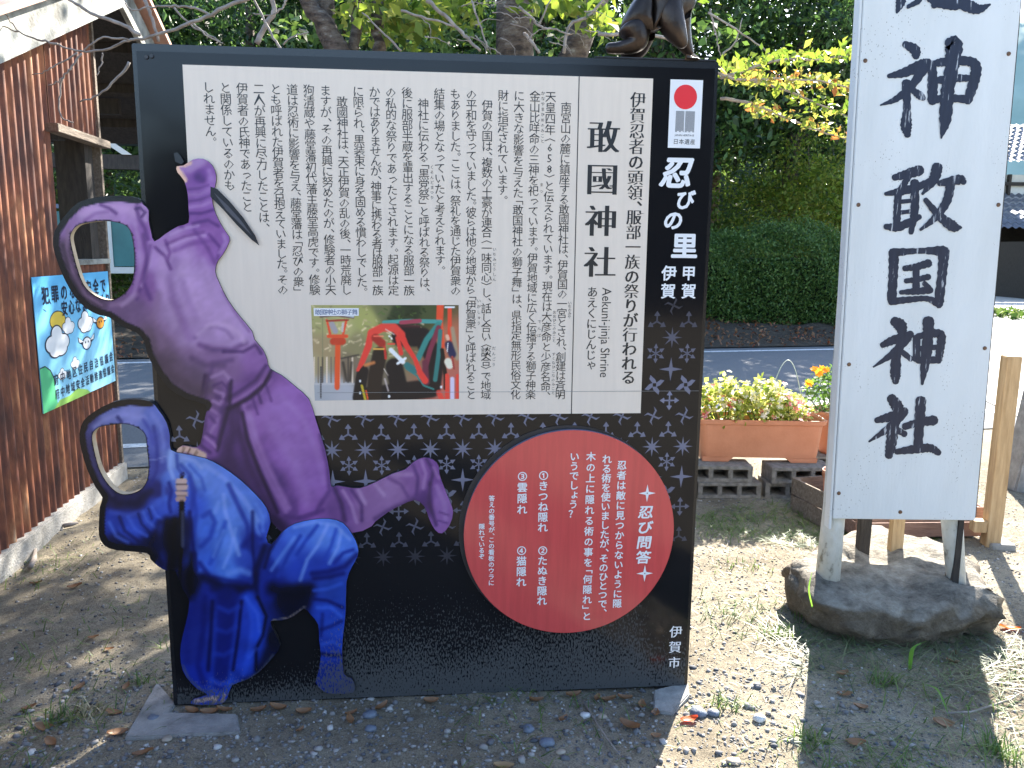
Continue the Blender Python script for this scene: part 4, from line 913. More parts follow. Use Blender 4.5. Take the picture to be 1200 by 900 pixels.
pst += [([(400, 420), (420, 416)], 2, '3a3836', .9, 1), ([(402, 425), (406, 446)], 3, '2a2826', .8, 1), ([(412, 425), (410, 446)], 3, '2a2826', .8, 1), ([(368, 450), (420, 450)], 2, 'aab4c0', .8, 1),
 ([(516, 356), (515, 380), (517, 405)], 5, 'dc4a30', 1, .4), ([(527, 362), (527, 400)], 3, 'c84430', 1, .4), ([(522, 360), (532, 360)], 1.5, 'e8e8e8', 1, .6), ([(530, 385), (536, 420)], 4, '8a9080', .8, .8),
 ([(450, 378), (480, 376), (516, 377)], 3.0, '3f8c90', 1, .4), ([(470, 378), (492, 376)], 3.0, '8c3c54', 1, .4), ([(455, 383), (490, 384), (490, 400)], 4, '3a1c26', 1, .5),
 ([(470, 395), (495, 395), (510, 420), (505, 455), (430, 465)], 13, '16131a', 1, .3), ([(514, 380), (500, 398), (490, 420)], 4.5, '2f7c7e', 1, .5), ([(514, 384), (504, 410), (496, 440)], 4, '6c2c44', 1, .5), ([(516, 388), (514, 415), (510, 445)], 3.5, '2c7074', 1, .5), ([(518, 410), (522, 440), (522, 455)], 3, '1a1616', 1, .5), ([(498, 425), (500, 448)], 5, '5c2a40', 1, .6),
 ([(425, 435), (420, 466)], 8, '17151a', 1, .3), ([(445, 415), (440, 440), (438, 466)], 10, '231d1c', 1, .3), ([(462, 430), (470, 466)], 12, '15131a', 1, .3), ([(476, 432), (488, 440), (497, 452), (508, 456)], 1.5, '2c7478', 1, .6), ([(477, 428), (486, 434)], 5, '2a6c74', 1, .5), ([(424, 452), (428, 468)], 2, 'a8a030', 1, .6), ([(429, 458), (431, 468)], 1.3, 'c05030', 1, .6),
 ([(434, 390), (432, 405), (424, 425), (419, 434)], [4, 5, 4, 2], 'd23c38', 1, .4), ([(436, 390), (448, 384), (462, 384), (470, 392)], 6, 'd8423c', 1, .4), ([(470, 392), (476, 405), (486, 420), (492, 436), (498, 446)], [5, 4, 3, 4, 5], 'd23a36', 1, .4), ([(466, 396), (470, 414)], 3.5, 'cc3834', 1, .5), ([(450, 400), (452, 420)], 2, 'b83430', .9, .6), ([(440, 396), (447, 402)], 6.5, '8c2a26', 1, .5), ([(438, 394), (449, 394)], 1.2, 'f0806c', .9, 1), ([(438, 409), (450, 409)], 1.3, 'c8a050', 1, .7), ([(456, 394), (459, 397)], 1.6, 'ece4dc', 1, .6), ([(457, 396)], [1.0], '181010', 1, .6), ([(452, 386), (462, 392)], 1.3, 'e8e0e0', .7, 1), ([(455, 403), (462, 403)], 1.5, 'd84c40', 1, .6),
 ([(458, 410), (466, 418), (472, 424)], [3.4, 3, 3.6], 'dce4ec', 1, .5), ([(466, 426), (475, 420)], 2.2, 'e4e8f0', 1, .6), ([(428, 428), (438, 425)], 3.4, 'b87848', .9, .9), ([(450, 432), (455, 440)], .9, 'c8c8c8', .9, 1), ([(451, 444), (455, 458)], 1.7, 'b4b4bc', .8, .9), ([(422, 446)], [1.5], 'eef', 1, .5) if False else ([(422, 446), (422, 447)], 1.5, 'eeeeff', 1, .5), ([(422, 460), (422, 461)], 1.5, 'eeeeff', 1, .5), ([(517, 453), (517, 454)], 1.6, 'eeeeff', 1, .5), ([(456, 464), (456, 465)], 1.6, 'eeeeff', 1, .5),
 ([(524, 394), (525, 397)], 3, 'c8a898', 1, .6), ([(526, 404), (530, 415)], 6, '20264c', 1, .5), ([(525, 402), (524, 412)], .9, 'd8dce8', 1, .8), ([(525, 424), (527, 428)], 5.5, 'd8d0c8', 1, .4), ([(530, 418), (532, 432)], 1.6, '8c3c3c', 1, .5), ([(524, 440), (524, 468)], 3, 'cc4038', 1, .4), ([(536, 440), (536, 468)], 2, 'cc4038', 1, .4), ([(530, 444), (530, 468)], 3, 'b8bce0', 1, .4), ([(514, 460), (518, 468)], 4, 'cc4038', .9, .5),
 ([(396, 400), (395, 454)], 3.6, 'd4502c', 1, .3), ([(391, 400), (401, 400)], 5.5, 'a83c28', 1, .4), ([(385, 394), (406, 394)], 2.8, 'd84e30', 1, .5), ([(383, 375), (387, 392)], 1.8, 'd04c34', 1, .5), ([(406, 375), (402, 392)], 1.8, 'd04c34', 1, .5), ([(389, 380), (393, 388)], 4, '8c90a0', 1, .4), ([(402, 379), (401, 388)], 1.8, 'a8b0b8', 1, .5), ([(383, 376), (408, 375)], 1.5, '8a3028', 1, .6), ([(376, 371), (392, 369), (414, 372)], 2, '5c4c50', 1, .5), ([(390, 367), (414, 371)], 1.8, 'a8c4d8', .9, .7), ([(376, 430), (376, 466)], 1.2, '3c4048', 1, .6), ([(378, 360), (378, 420)], .7, '5c6c58', .8, 1)]
cutout('festival_photo', PH, [], 1.15, .0016, 0, pcx, pst, p_photo, None, gain=1.45, smooth_k=0)
fl = Flat(.0022); fl.poly([(367.5, 361), (420.5, 361), (420.5, 370), (368, 370.3)]); fl.build('caption_strip', p_lett)
fl = Flat(.0027)
for i, ch in enumerate('敢國神社の獅子舞'):
    V, T = glyph(ch, 0, 1, 2); fl.tris(V * .0185 + np.array(B(372.5 + i * 6.2, 365.6)), T)
fl.build('caption_lettering', print_mat('print_navy', (.03, .08, .22), .35, dust=False))

# ---- seam between upper and lower sheet
fl = Flat(.0026); q0 = B(372, 461.5); q1 = B(828, 456.5); zz = (q0[1] + q1[1]) / 2
fl.poly([(q0[0], zz - .0006), (BW - .014, zz - .0006), (BW - .014, zz + .0006), (q0[0], zz + .0006)], True); fl.build('seam', p_grey)

# ---- red disc
c = B(668, 625.5, .022); rr = (B(791, 625, .022)[0] - B(545, 625, .022)[0]) / 2
mb = MB(); n = 96
ring = [(c[0] + rr * math.cos(2 * PI * i / n), c[1] + rr * math.sin(2 * PI * i / n)) for i in range(n)]
mb.prism(ring, -.022, -.004, lambda a, b_, d: (a, d, b_)); disc = mb.build('quiz_disc', p_red, board, bevel=.0012)
m_dside = mat('disc_edge', [(.3, (.12, .14, .20)), (.7, (.2, .22, .3))], .4, 20)
disc.data.materials.append(m_dside)
for p in disc.data.polygons:
    if abs(p.normal.y) < .9: p.material_index = 1
mb = MB(); mb.prism([(c[0] - .012 + (rr + .004) * math.cos(2 * PI * i / n), c[1] + .008 + (rr + .004) * math.sin(2 * PI * i / n)) for i in range(n)], -.0042, -.0008, lambda a, b_, d: (a, d, b_)); mb.build('disc_gap_shadow', m_edgeblack, board)  # offset black disc stands in for the shadowy crescent in the gap behind
D = .0232
def BD(px, py): return B(px, py, D)
def dv(s, p0, p1, size, off=0):
    a, e = BD(*p0), BD(*p1); line_part('text_line', D, p_lett, s, (a[0] + e[0]) / 2, a[1], size, parent=disc, z1=e[1], bold=.02, res=2)
dv('忍者は敵に見つからないように隠', (727, 545), (725, 707), .0325, .012)
dv('れる術を使いましたが、そのひとつで、', (710, 538), (707, 716), .0325, .012)
dv('木の上に隠れる術の事を「何隠れ」と', (692, 535), (688, 722), .0325, .012)
dv('いうでしょう？', (673, 535), (672, 602), .0325, .012)
dv('①きつね隠れ', (637, 557), (636, 618), .0345, .012)
dv('②たぬき隠れ', (636, 645), (635, 704), .0345, .012)
dv('③雲隠れ', (612, 558), (612, 597), .0345, .012); dv('④猫隠れ', (611, 645), (611, 682), .0345, .012)
dv('答えの番号が、この看板のウラに', (576, 584), (576, 683), .0205, .012); dv('隠れているぞ', (564.5, 617), (564.5, 652), .0205, .012)
a, e = BD(757, 600), BD(754, 653)
for i, ch in enumerate('忍び問答'):
    V, T = glyph(ch, 0, 1, 3); V = V.copy(); V[:, 0] = V[:, 0] * 1.12 + .12 * V[:, 1]
    fl = Flat(D); stamp(fl, V * .047 + np.array([a[0] + (e[0] - a[0]) * i / 3, a[1] + (e[1] - a[1]) * i / 3]), T, .0013); fl.build('character', p_lett, disc)
for p in ((758.5, 578), (755.5, 672)):
    q = BD(*p); s4 = star(4, .030, .0075); fl = Flat(D); fl.poly([(q[0] + x * .95, q[1] + y) for x, y in s4], True); fl.build('throwing_star', p_lett, disc)
    fl = Flat(D + .0006); fl.poly([(q[0] + .0025 * math.cos(t), q[1] + .0025 * math.sin(t)) for t in np.linspace(0, 2 * PI, 9)[:-1]], True); fl.build('star_centre', p_grey, disc)

# ================================================================== BRONZE NINJA ON TOP
def skin_mesh(name, nodes, edges, m, parent=None, sub=2, root=0):
    me = bpy.data.meshes.new(name); me.from_pydata([n[0] for n in nodes], edges, [])
    o = link(name, me, m, parent)
    md = o.modifiers.new('skin', 'SKIN')
    for i, sv in enumerate(me.skin_vertices[0].data):
        r = nodes[i][1]; sv.radius = (r, r) if not isinstance(r, tuple) else r
        sv.use_root = (i == root)
    md.use_smooth_shade = True
    s2 = o.modifiers.new('sub', 'SUBSURF'); s2.levels = sub; s2.render_levels = sub
    dg = bpy.context.evaluated_depsgraph_get(); ev = o.evaluated_get(dg)
    nm = bpy.data.meshes.new_from_object(ev); o.modifiers.clear(); old = o.data; o.data = nm; bpy.data.meshes.remove(old)
    nm.polygons.foreach_set('use_smooth', [True] * len(nm.polygons))
    return o
sx0, _z = B(760, 64)
stat = empty('bronze_statue', tuple(BL + bu * sx0 + np.array([0, 0, BH]) - bn * .055), YAW)
tag(stat, 'dark bronze statuette of a crawling ninja on top of the information board', 'statue')
def SP(px, py, y=0.0):
    x, z = B(px, py, -.055); return (x - sx0, y, z - BH)
nd = [(SP(735, 14), .074), (SP(757, 12), .076), (SP(780, 11), .072), (SP(801, 2), .054), (SP(815, -8), .028),       # 0 hips .. chest, neck
      (SP(736, 30, -.034), .056), (SP(743, 46, -.040), .044), (SP(744, 57, -.040), .040), (SP(722, 60, -.038), .020), (SP(706, 60, -.038), .016),   # near leg kneeling, foot back
      (SP(750, 22, .036), .040), (SP(760, 46, .042), .028), (SP(752, 58, .042), .030), (SP(730, 60, .042), .012),  # far leg
      (SP(777, 18, -.042), .052), (SP(783, 36, -.050), .043), (SP(791, 52, -.052), .028), (SP(798, 61, -.05), .012),   # near arm
      (SP(796, 10, .035), .050), (SP(801, 32, .046), .040), (SP(808, 49, .048), .026), (SP(816, 62, .046), .011)]
ed = [(0, 1), (1, 2), (2, 3), (3, 4), (0, 5), (5, 6), (6, 7), (7, 8), (8, 9), (0, 10), (10, 11), (11, 12), (12, 13), (2, 14), (14, 15), (15, 16), (16, 17), (2, 18), (18, 19), (19, 20), (20, 21)]
skin_mesh('body', nd, ed, m_bronze, stat)
# hands: palm with five spread fingers on the board
def hand(c, dirx, side, s=1.0):
    nd = [(c, .0085 * s), ((c[0] + dirx * .010, c[1], c[2] - .002), .0085 * s)]; ed = [(0, 1)]
    for k, (a, ln) in enumerate([(-.5, .018), (-.2, .022), (.08, .023), (.36, .019)]):
        b0 = nd[1][0]; i0 = len(nd)
        nd.append(((b0[0] + dirx * .009 * math.cos(a), b0[1] + .016 * math.sin(a) * side, .006), .0032 * s)); nd.append(((b0[0] + dirx * (.009 + ln) * math.cos(a), b0[1] + (.016 + ln) * math.sin(a) * side, .0035), .0026 * s))
        ed += [(1, i0), (i0, i0 + 1)]
    i0 = len(nd); nd.append(((c[0] + dirx * .004, c[1] - .012 * side, .006), .0032)); nd.append(((c[0] + dirx * .016, c[1] - .021 * side, .0035), .0026)); ed += [(0, i0), (i0, i0 + 1)]
    skin_mesh('hand', nd, ed, m_bronze, stat, 1)
h1 = SP(799, 62, -.05); hand((h1[0], h1[1], .012), 1, 1); h2 = SP(817, 62, .046); hand((h2[0], h2[1], .012), 1, -1)
# head: hooded, with face slit, nose and eyes, looking ahead
hc = Vector(SP(826, -20)); bm = bmesh.new(); bmesh.ops.create_uvsphere(bm, u_segments=24, v_segments=16, radius=.040)
for v in bm.verts:
    v.co.x *= 1.05; v.co.y *= .86; v.co.z *= 1.1
    if v.co.x > .02 and abs(v.co.z) < .012: v.co.x -= .006
    if v.co.x > .030 and abs(v.co.y) < .007 and -.022 < v.co.z < .002: v.co.x += .007
    if v.co.x < -.01 and v.co.z < 0: v.co.x *= 1.12
me = bpy.data.meshes.new('head'); bm.to_mesh(me); bm.free(); me.polygons.foreach_set('use_smooth', [True] * len(me.polygons))
ho = link('head', me, m_bronze, stat); ho.location = hc
mb = MB()
for s in (-1, 1): mb.tube([(hc.x + .034, hc.y + s * .013, hc.z + .002), (hc.x + .038, hc.y + s * .013, hc.z + .002)], .005, 8)
mb.build('eyes', m_edgeblack, stat)
mb = MB(); p = [SP(742, 14, -.05), SP(760, 20, -.055), SP(785, 12, -.055)]
mb.tube([SP(745, -25, 0), SP(742, -8, -.046), SP(744, 12, -.045), SP(756, 22, -.02)], .007, 8); mb.build('sash', m_bronze, stat, smooth=True)
MB().box(SP(695, 60)[0], SP(834, 60)[0], -.052, .052, .0005, .005).build('base', m_edgeblack, stat, bevel=.001)
#@@PART3

# ================================================================== RED TONGUED ROCK AND WHITE SIGNBOARD
def grid_blob(name, top, bot_scale, zt, m, seed, parent=None, n=90, cut=.30, rough_amp=.03):
    """slab-like rock from a plan outline (closed list of world x,y), top height fn"""
    O = spline(top, 6); c = O.mean(0)
    ang = np.arctan2(O[:, 1] - c[1], O[:, 0] - c[0]); o = np.argsort(ang); ang = ang[o]; rad = np.hypot(*(O - c).T)[o]
    A = np.linspace(-PI, PI, n, endpoint=False); Rr = np.interp(A, ang, rad, period=2 * PI)
    V = []; rings = []
    prof = [(0.0, 1.0)] + [(k / 14, 1.0) for k in range(1, 13)] + [(.90, .985), (.95, .94), (.985, .84), (1.0, .68), (1.0, .5), (.985, .3), (.955, .12), (.93, -.1)]
    for r, h in prof[1:]:
        x = c[0] + np.cos(A) * Rr * r; y = c[1] + np.sin(A) * Rr * r
        under = np.clip((1 - h) , 0, 1)
        wob = (vnoise(x + 9, y + h * .3, 7, seed) - .5) * .06 * (r > .8) + (vnoise(x, y + h, 22, seed + 1) - .5) * .03 + (vnoise(x * .9 + h * 2.2, y + h * 1.5, 11, seed + 7) - .5) * .05 * (r > .9)
        x = x + np.cos(A) * wob; y = y + np.sin(A) * wob
        z = zt(x, y) * h + (vnoise(x, y, 8, seed + 2) - .5) * .045 * min(1, max(h, 0) * 1.2) + (vnoise(x, y, 30, seed + 3) - .5) * .016 + (np.abs(vnoise(x, y, 4, seed + 9) - .5)) * .05 + (vnoise(x * 1.0, y * 1.0 + h * .8, 16, seed + 5) - .5) * .02 * (r > .9)
        V.append(np.stack([x, y, z], 1))
    n0 = len(V); V = np.concatenate(V); cz = zt(c[0], c[1])
    V = np.concatenate([V, [[c[0], c[1], float(cz)]]])
    F = [(i * n + k, i * n + (k + 1) % n, (i + 1) * n + (k + 1) % n, (i + 1) * n + k) for i in range(n0 - 1) for k in range(n)]
    T = [(len(V) - 1, k, (k + 1) % n) for k in range(n)]
    me = bpy.data.meshes.new(name); me.from_pydata([tuple(v) for v in V], [], [f[::-1] for f in F] + T)
    bm = bmesh.new(); bm.from_mesh(me); bmesh.ops.recalc_face_normals(bm, faces=bm.faces); bm.to_mesh(me); bm.free()
    me.polygons.foreach_set('use_smooth', [True] * len(me.polygons))
    return link(name, me, m, parent)

N, L = m_rock.node_tree.nodes, m_rock.node_tree.links; b = N['Principled BSDF']; src = b.inputs['Base Color'].links[0].from_socket
g_ = N.new('ShaderNodeNewGeometry'); s_ = N.new('ShaderNodeSeparateXYZ'); L.new(g_.outputs['Normal'], s_.inputs[0]); tn = tex(N, L, 6, 6); ma = N.new('ShaderNodeMath'); ma.operation = 'MULTIPLY_ADD'; ma.inputs[1].default_value = .7; L.new(tn.outputs[0], ma.inputs[0]); L.new(s_.outputs[2], ma.inputs[2])
mr_ = N.new('ShaderNodeMapRange'); mr_.inputs[1].default_value = .85; mr_.inputs[2].default_value = 1.15; L.new(ma.outputs[0], mr_.inputs[0])
soilr = ramp(N, [(.3, (.09, .066, .043)), (.5, (.20, .155, .105)), (.7, (.36, .30, .22))]); tz = tex(N, L, 13, 9, .75); L.new(tz.outputs[0], soilr.inputs[0])
mx = N.new('ShaderNodeMixRGB'); L.new(mr_.outputs[0], mx.inputs[0]); L.new(soilr.outputs[0], mx.inputs[1]); L.new(src, mx.inputs[2]); L.new(mx.outputs[0], b.inputs['Base Color'])
ZR = .17
pl = [gnd(928, 690, .05), gnd(950, 718, .06), gnd(1000, 742, .05), gnd(1080, 748, .05), gnd(1140, 733, .06), gnd(1176, 712, .12), gnd(1168, 685, ZR), gnd(1140, 655, ZR), gnd(1100, 634, ZR), gnd(1050, 622, ZR), gnd(1000, 617, ZR), gnd(965, 625, ZR), gnd(945, 650, ZR), gnd(930, 670, .1)]
pl = [(1.70 + (p[0] - 1.70) * 1.04, p[1]) for p in pl]
rock = grid_blob('base_rock', pl, 1, lambda x, y: ZR - .035 * np.clip((3.15 - y) / .35, 0, 1) ** 1.3 + 0 * x - .02 * np.clip((x - 1.9) / .3, 0, 1), m_rock, 21)
tag(rock, 'broad flat boulder carrying the white signboard posts', 'rock')
pr = gnd(937, 690, .0)
def small_rock(name, x, y, z, sx, sy, sz, seed, m=None, sub=3):
    bm = bmesh.new(); bmesh.ops.create_icosphere(bm, subdivisions=sub, radius=1)
    P = np.array([v.co[:] for v in bm.verts])
    k = 1 + (vnoise(P[:, 0] + P[:, 2] * .7, P[:, 1] + P[:, 2] * .5, 1.6, seed) - .5) * .5 + (vnoise(P[:, 0] + P[:, 2], P[:, 1] - P[:, 2], 5, seed + 1) - .5) * .12
    for v, kk in zip(bm.verts, k): v.co = (v.co.x * sx * kk, v.co.y * sy * kk, v.co.z * sz * kk)
    me = bpy.data.meshes.new(name); bm.to_mesh(me); bm.free(); me.polygons.foreach_set('use_smooth', [True] * len(me.polygons))
    o = link(name, me, m or m_rock); o.location = (x, y, z); return o
q = atY(948, 668, 3.22)
tag(small_rock('rounded_stone', q[0] + .015, 3.24, .07, .095, .13, .135, 5), 'rounded brown stone propped against the left side of the boulder', 'stone')

# board ------------------------------------------------------------
SY = 3.10
c00, c10 = atY(975, 608, SY), atY(1143, 610, SY)
ws = empty('shrine_signboard', (float((c00[0] + c10[0]) / 2), SY, 0.10), 0)
tag(ws, 'tall white painted wooden signboard with black brush lettering on two round posts', 'sign')
WO = np.array([(c00[0] + c10[0]) / 2, SY, 0.10])
SYF = SY - .02
def W(px, py, d=0.0):
    q = atY(px, py, SYF - d); return (float(q[0] - WO[0]), float(q[2] - WO[2]))
m_white = mat('white_painted_board', [(0.28, (.45, .43, .38)), (0.36, (.66, .67, .66)), (0.7, (.76, .77, .77))], .5, 3.2, 10, .12, 25, stretch=(1.4, 1, .35))
# speckled chips low on the board
N, L = m_white.node_tree.nodes, m_white.node_tree.links; b = N['Principled BSDF']; src = b.inputs['Base Color'].links[0].from_socket
v = tex(N, L, 75, kind='voronoi', stretch=(1.6, 1, .8)); nn_ = tex(N, L, 3.5, 3)
vr = ramp(N, [(.10, (1, 1, 1)), (.17, (0, 0, 0))]); L.new(v.outputs['Distance'], vr.inputs[0]); nr = ramp(N, [(.52, (0, 0, 0)), (.60, (1, 1, 1))]); L.new(nn_.outputs[0], nr.inputs[0])
mu = N.new('ShaderNodeMath'); mu.operation = 'MULTIPLY'; L.new(vr.outputs[0], mu.inputs[0]); L.new(nr.outputs[0], mu.inputs[1])
mx = N.new('ShaderNodeMixRGB'); L.new(mu.outputs[0], mx.inputs[0]); L.new(src, mx.inputs[1]); mx.inputs[2].default_value = (.22, .20, .17, 1); L.new(mx.outputs[0], b.inputs['Base Color'])
corners = [W(976, 608), W(1143, 610), W(1197, 0)]; tl = W(1012, 0)
# carry the two long edges above the frame to the real top
def extend(a, b_, zt): t = (zt - a[1]) / (b_[1] - a[1]); return (a[0] + (b_[0] - a[0]) * t, zt)
TOPZ = 3.0
quad = [corners[0], corners[1], extend(corners[1], corners[2], TOPZ), extend(corners[0], tl, TOPZ)]
mb = MB(); mb.prism(quad, -.02, .012, lambda a, b_, d: (a, d, b_)); mb.build('panel', m_white, ws, bevel=.003)
mb = MB(); e0, e1 = W(976, 608), extend(corners[0], tl, TOPZ)
mb.prism([(e0[0] - .011, e0[1] - .045), (e0[0] - .001, e0[1] - .045), (e1[0] - .001, e1[1]), (e1[0] - .011, e1[1])], -.016, .035, lambda a, b_, d: (a, d, b_)); mb.build('edge_strip', m_white, ws, bevel=.002)
mb = MB(); e0, e1 = corners[1], quad[2]
mb.prism([(e0[0] + .001, e0[1] + .01), (e0[0] + .006, e0[1] + .01), (e1[0] + .006, e1[1]), (e1[0] + .001, e1[1])], -.012, .030, lambda a, b_, d: (a, d, b_)); mb.build('edge_strip', m_darkwood, ws)
zr = ZR - .04 - WO[2]
a = W(983, 600); bt = atY(966, 690, 3.12); mb = MB()
mb.tube([(bt[0] - WO[0] + .012, .03, zr - .06), (a[0] + .012, .055, a[1]), (e1[0] - .50, .055, 2.6)], [.050, .044, .040], 18); mb.build('post', m_postpaint, ws, smooth=True)
a = W(1126, 600); bt = atY(1127, 680, 3.12); mb = MB()
mb.tube([(bt[0] - WO[0], .03, zr - .05), (a[0], .055, a[1]), (e1[0] - .06, .055, 2.6)], [.034, .042, .040], 18); mb.build('post', m_postpaint, ws, smooth=True)
mb = MB(); k = bt[0] - WO[0]
mb.prism([(k - .048, zr - .04), (k - .022, zr - .05), (k - .028, a[1] + .03), (k - .046, a[1] + .03)], .0, .06, lambda a, b_, d: (a, d, b_)); mb.build('stake', m_darkwood, ws)
for (px, py) in [(1014, 71), (1182, 63), (1006, 240), (1170, 240), (995, 427), (1154, 408), (983, 578), (1055, 600)]:
    x, z = W(px, py); mb = MB(); mb.tube([(x, -.019, z), (x, -.0245, z)], [.0085, .006], 10); mb.build('screw', m_screw, ws)
# brush lettering: every stroke a swelling ribbon
m_brush = mat('brush_ink', [(0.3, (.008, .012, .03)), (0.55, (.014, .02, .045)), (.62, (.014, .02, .045)), (.66, (.42, .44, .48))], .45, 13, 9, stretch=(7, 1, .8))
def catmull(P, k=8):
    P = np.array(P, float)
    if len(P) < 3: return np.array([P[0] + (P[-1] - P[0]) * t for t in np.linspace(0, 1, 5)])
    Q = np.concatenate([[2 * P[0] - P[1]], P, [2 * P[-1] - P[-2]]]); out = []
    for i in range(1, len(Q) - 2):
        for j in range(k):
            t = j / k; out.append(.5 * (2 * Q[i] + (-Q[i - 1] + Q[i + 1]) * t + (2 * Q[i - 1] - 5 * Q[i] + 4 * Q[i + 1] - Q[i + 2]) * t * t + (-Q[i - 1] + 3 * Q[i] - 3 * Q[i + 1] + Q[i + 2]) * t ** 3))
    return np.array(out + [Q[-2]])
def character(strokes, ox, oy, sc=3.0):
    mb = MB()
    for si, st in enumerate(strokes):
        st = [(s if len(s) == 3 else (*s, 20)) for s in st]
        C = catmull(st); d = .0213 + si * .00012
        Lf, Rg = [], []
        for i in range(len(C)):
            t = C[min(i + 1, len(C) - 1), :2] - C[max(i - 1, 0), :2]; t /= np.hypot(*t) + 1e-9; nrm = np.array([-t[1], t[0]])
            hw = max(C[i, 2], 2) * .56 * (1 + .10 * math.sin(i * 2.3 + si) * (i > 1))
            Lf.append(C[i, :2] + nrm * hw); Rg.append(C[i, :2] - nrm * hw)
        # rounded ends
        def cap(c, nrm, t, hw): return [c + (nrm * math.cos(a) + t * math.sin(a)) * hw for a in (PI * .25, PI * .5, PI * .75)]
        t0 = C[0, :2] - C[1, :2]; t0 /= np.hypot(*t0); t1 = C[-1, :2] - C[-2, :2]; t1 /= np.hypot(*t1)
        n1 = Lf[-1] - C[-1, :2]; h1_ = np.hypot(*n1); n0_ = Rg[0] - C[0, :2]; h0 = np.hypot(*n0_)
        ring = Lf + cap(C[-1, :2], n1 / h1_, t1 * .8, h1_) + Rg[::-1] + cap(C[0, :2], n0_ / h0, t0 * .7, h0)
        nL = len(Lf)
        V = []; 
        for p in ring:
            x, z = W(ox + p[0] / sc, oy + p[1] / sc); V.append((x, -d, z))
        nV = len(V); F = [(i, i + 1, nL + 3 + (nL - 1) - i - 1, nL + 3 + (nL - 1) - i) for i in range(nL - 1)]
        F += [tuple(range(nL - 1, nL + 4)), (nV - 3, nV - 2, nV - 1, 0, nL + 3 + nL - 1)]
        mb.add(V, F)
    o = mb.build('character', m_brush, ws, fix=False)
    bm = bmesh.new(); bm.from_mesh(o.data); bm.normal_update()
    for f in bm.faces:
        if f.normal.y > 0: f.normal_flip()
    bm.to_mesh(o.data); bm.free()
character([[(290, -20, 30), (285, 10, 30), (272, 45, 8)], [(380, -20, 34), (420, 8, 34), (480, 20, 32)], [(400, 22, 18), (440, -5, 30), (470, -30, 30)], [(440, -10, 30), (520, 20, 40), (560, 32, 30), (600, 16, 6)], [(300, -40, 26), (330, -30, 26), (350, 0, 20), (310, 25, 12)]], 960, 0)
character([[(300, 155, 22), (335, 175, 34), (340, 200, 24)], [(243, 268, 14), (300, 255, 30), (360, 228, 34), (385, 218, 24)], [(380, 225, 30), (325, 300, 26), (270, 348, 20), (215, 370, 5)], [(306, 290, 30), (308, 380, 24), (305, 440, 36), (310, 475, 20)], [(325, 315, 18), (352, 335, 26), (366, 346, 18)], [(397, 222, 24), (398, 290, 32), (397, 358, 30)], [(400, 225, 20), (440, 218, 28), (520, 215, 30), (550, 235, 34), (542, 290, 34), (520, 356, 28)], [(400, 285, 22), (470, 276, 26), (530, 275, 20)], [(395, 352, 26), (450, 345, 24), (525, 350, 26)], [(452, 148, 30), (472, 160, 56), (466, 230, 44), (450, 320, 42), (442, 420, 38), (428, 486, 5)]], 960, 0)
character([[(262, 625, 20), (310, 612, 30), (355, 598, 34)], [(322, 600, 26), (302, 640, 20), (285, 665, 18)], [(232, 682, 12), (290, 672, 26), (350, 655, 24), (400, 632, 20)], [(278, 670, 24), (274, 730, 24), (272, 790, 24)], [(335, 640, 28), (335, 740, 26), (322, 818, 16)], [(280, 710, 14), (330, 705, 14)], [(280, 748, 14), (330, 742, 14)], [(232, 797, 18), (280, 797, 28), (352, 762, 18)], [(415, 585, 34), (402, 630, 32), (362, 682, 8)], [(420, 645, 18), (490, 632, 32), (508, 640, 18)], [(462, 645, 28), (446, 710, 28), (404, 768, 22), (355, 808, 8)], [(372, 702, 16), (420, 758, 26), (470, 796, 34), (498, 800, 8)]], 960, 0)
character([[(262, 45, 34), (260, 120, 30), (254, 215, 30)], [(262, 48, 28), (350, 42, 18), (435, 42, 34)], [(438, 40, 36), (432, 120, 30), (420, 218, 32)], [(250, 220, 24), (320, 213, 20), (378, 210, 18), (422, 228, 28)], [(298, 104, 18), (340, 98, 22), (385, 85, 26)], [(303, 148, 16), (345, 142, 18), (385, 133, 20)], [(285, 188, 14), (340, 184, 22), (392, 180, 22)], [(340, 100, 22), (340, 185, 22)], [(368, 155, 16), (388, 176, 18)]], 960, 280)
character([[(262, 288, 30), (285, 305, 40), (292, 330, 28)], [(220, 374, 18), (262, 355, 28), (322, 335, 24)], [(312, 345, 28), (262, 400, 24), (190, 450, 5)], [(270, 390, 28), (268, 470, 34), (268, 502, 20)], [(288, 395, 18), (322, 422, 18)], [(342, 345, 24), (341, 422, 24)], [(345, 343, 20), (400, 332, 26), (428, 340, 28), (424, 390, 26), (418, 430, 22)], [(345, 385, 16), (420, 380, 16)], [(345, 426, 22), (420, 425, 22)], [(383, 285, 36), (382, 340, 34), (372, 430, 32), (361, 510, 8)]], 960, 280)
character([[(252, 558, 30), (274, 590, 38), (282, 622, 22)], [(200, 638, 18), (250, 625, 30), (302, 605, 26)], [(298, 608, 28), (250, 660, 26), (175, 712, 6)], [(262, 650, 34), (252, 720, 34), (244, 762, 24)], [(268, 668, 20), (300, 686, 20)], [(298, 660, 22), (350, 645, 26), (405, 637, 32)], [(357, 565, 34), (352, 640, 32), (346, 740, 28)], [(270, 748, 18), (340, 738, 28), (390, 735, 26), (420, 752, 20)]], 960, 280)
xa0, xb0 = atY(985, 600, 3.5)[0] - WO[0], atY(1128, 600, 3.5)[0] - WO[0]; zb_ = .325 - WO[2]
mb = MB(); mb.prism([(xa0, zb_), (xb0, zb_), (xb0 + .01, .80 - WO[2]), (xa0 + .01, .80 - WO[2])], .40, .425, lambda a, b_, d: (a, d, b_)); mb.build('rear_panel', m_white, ws, bevel=.003)
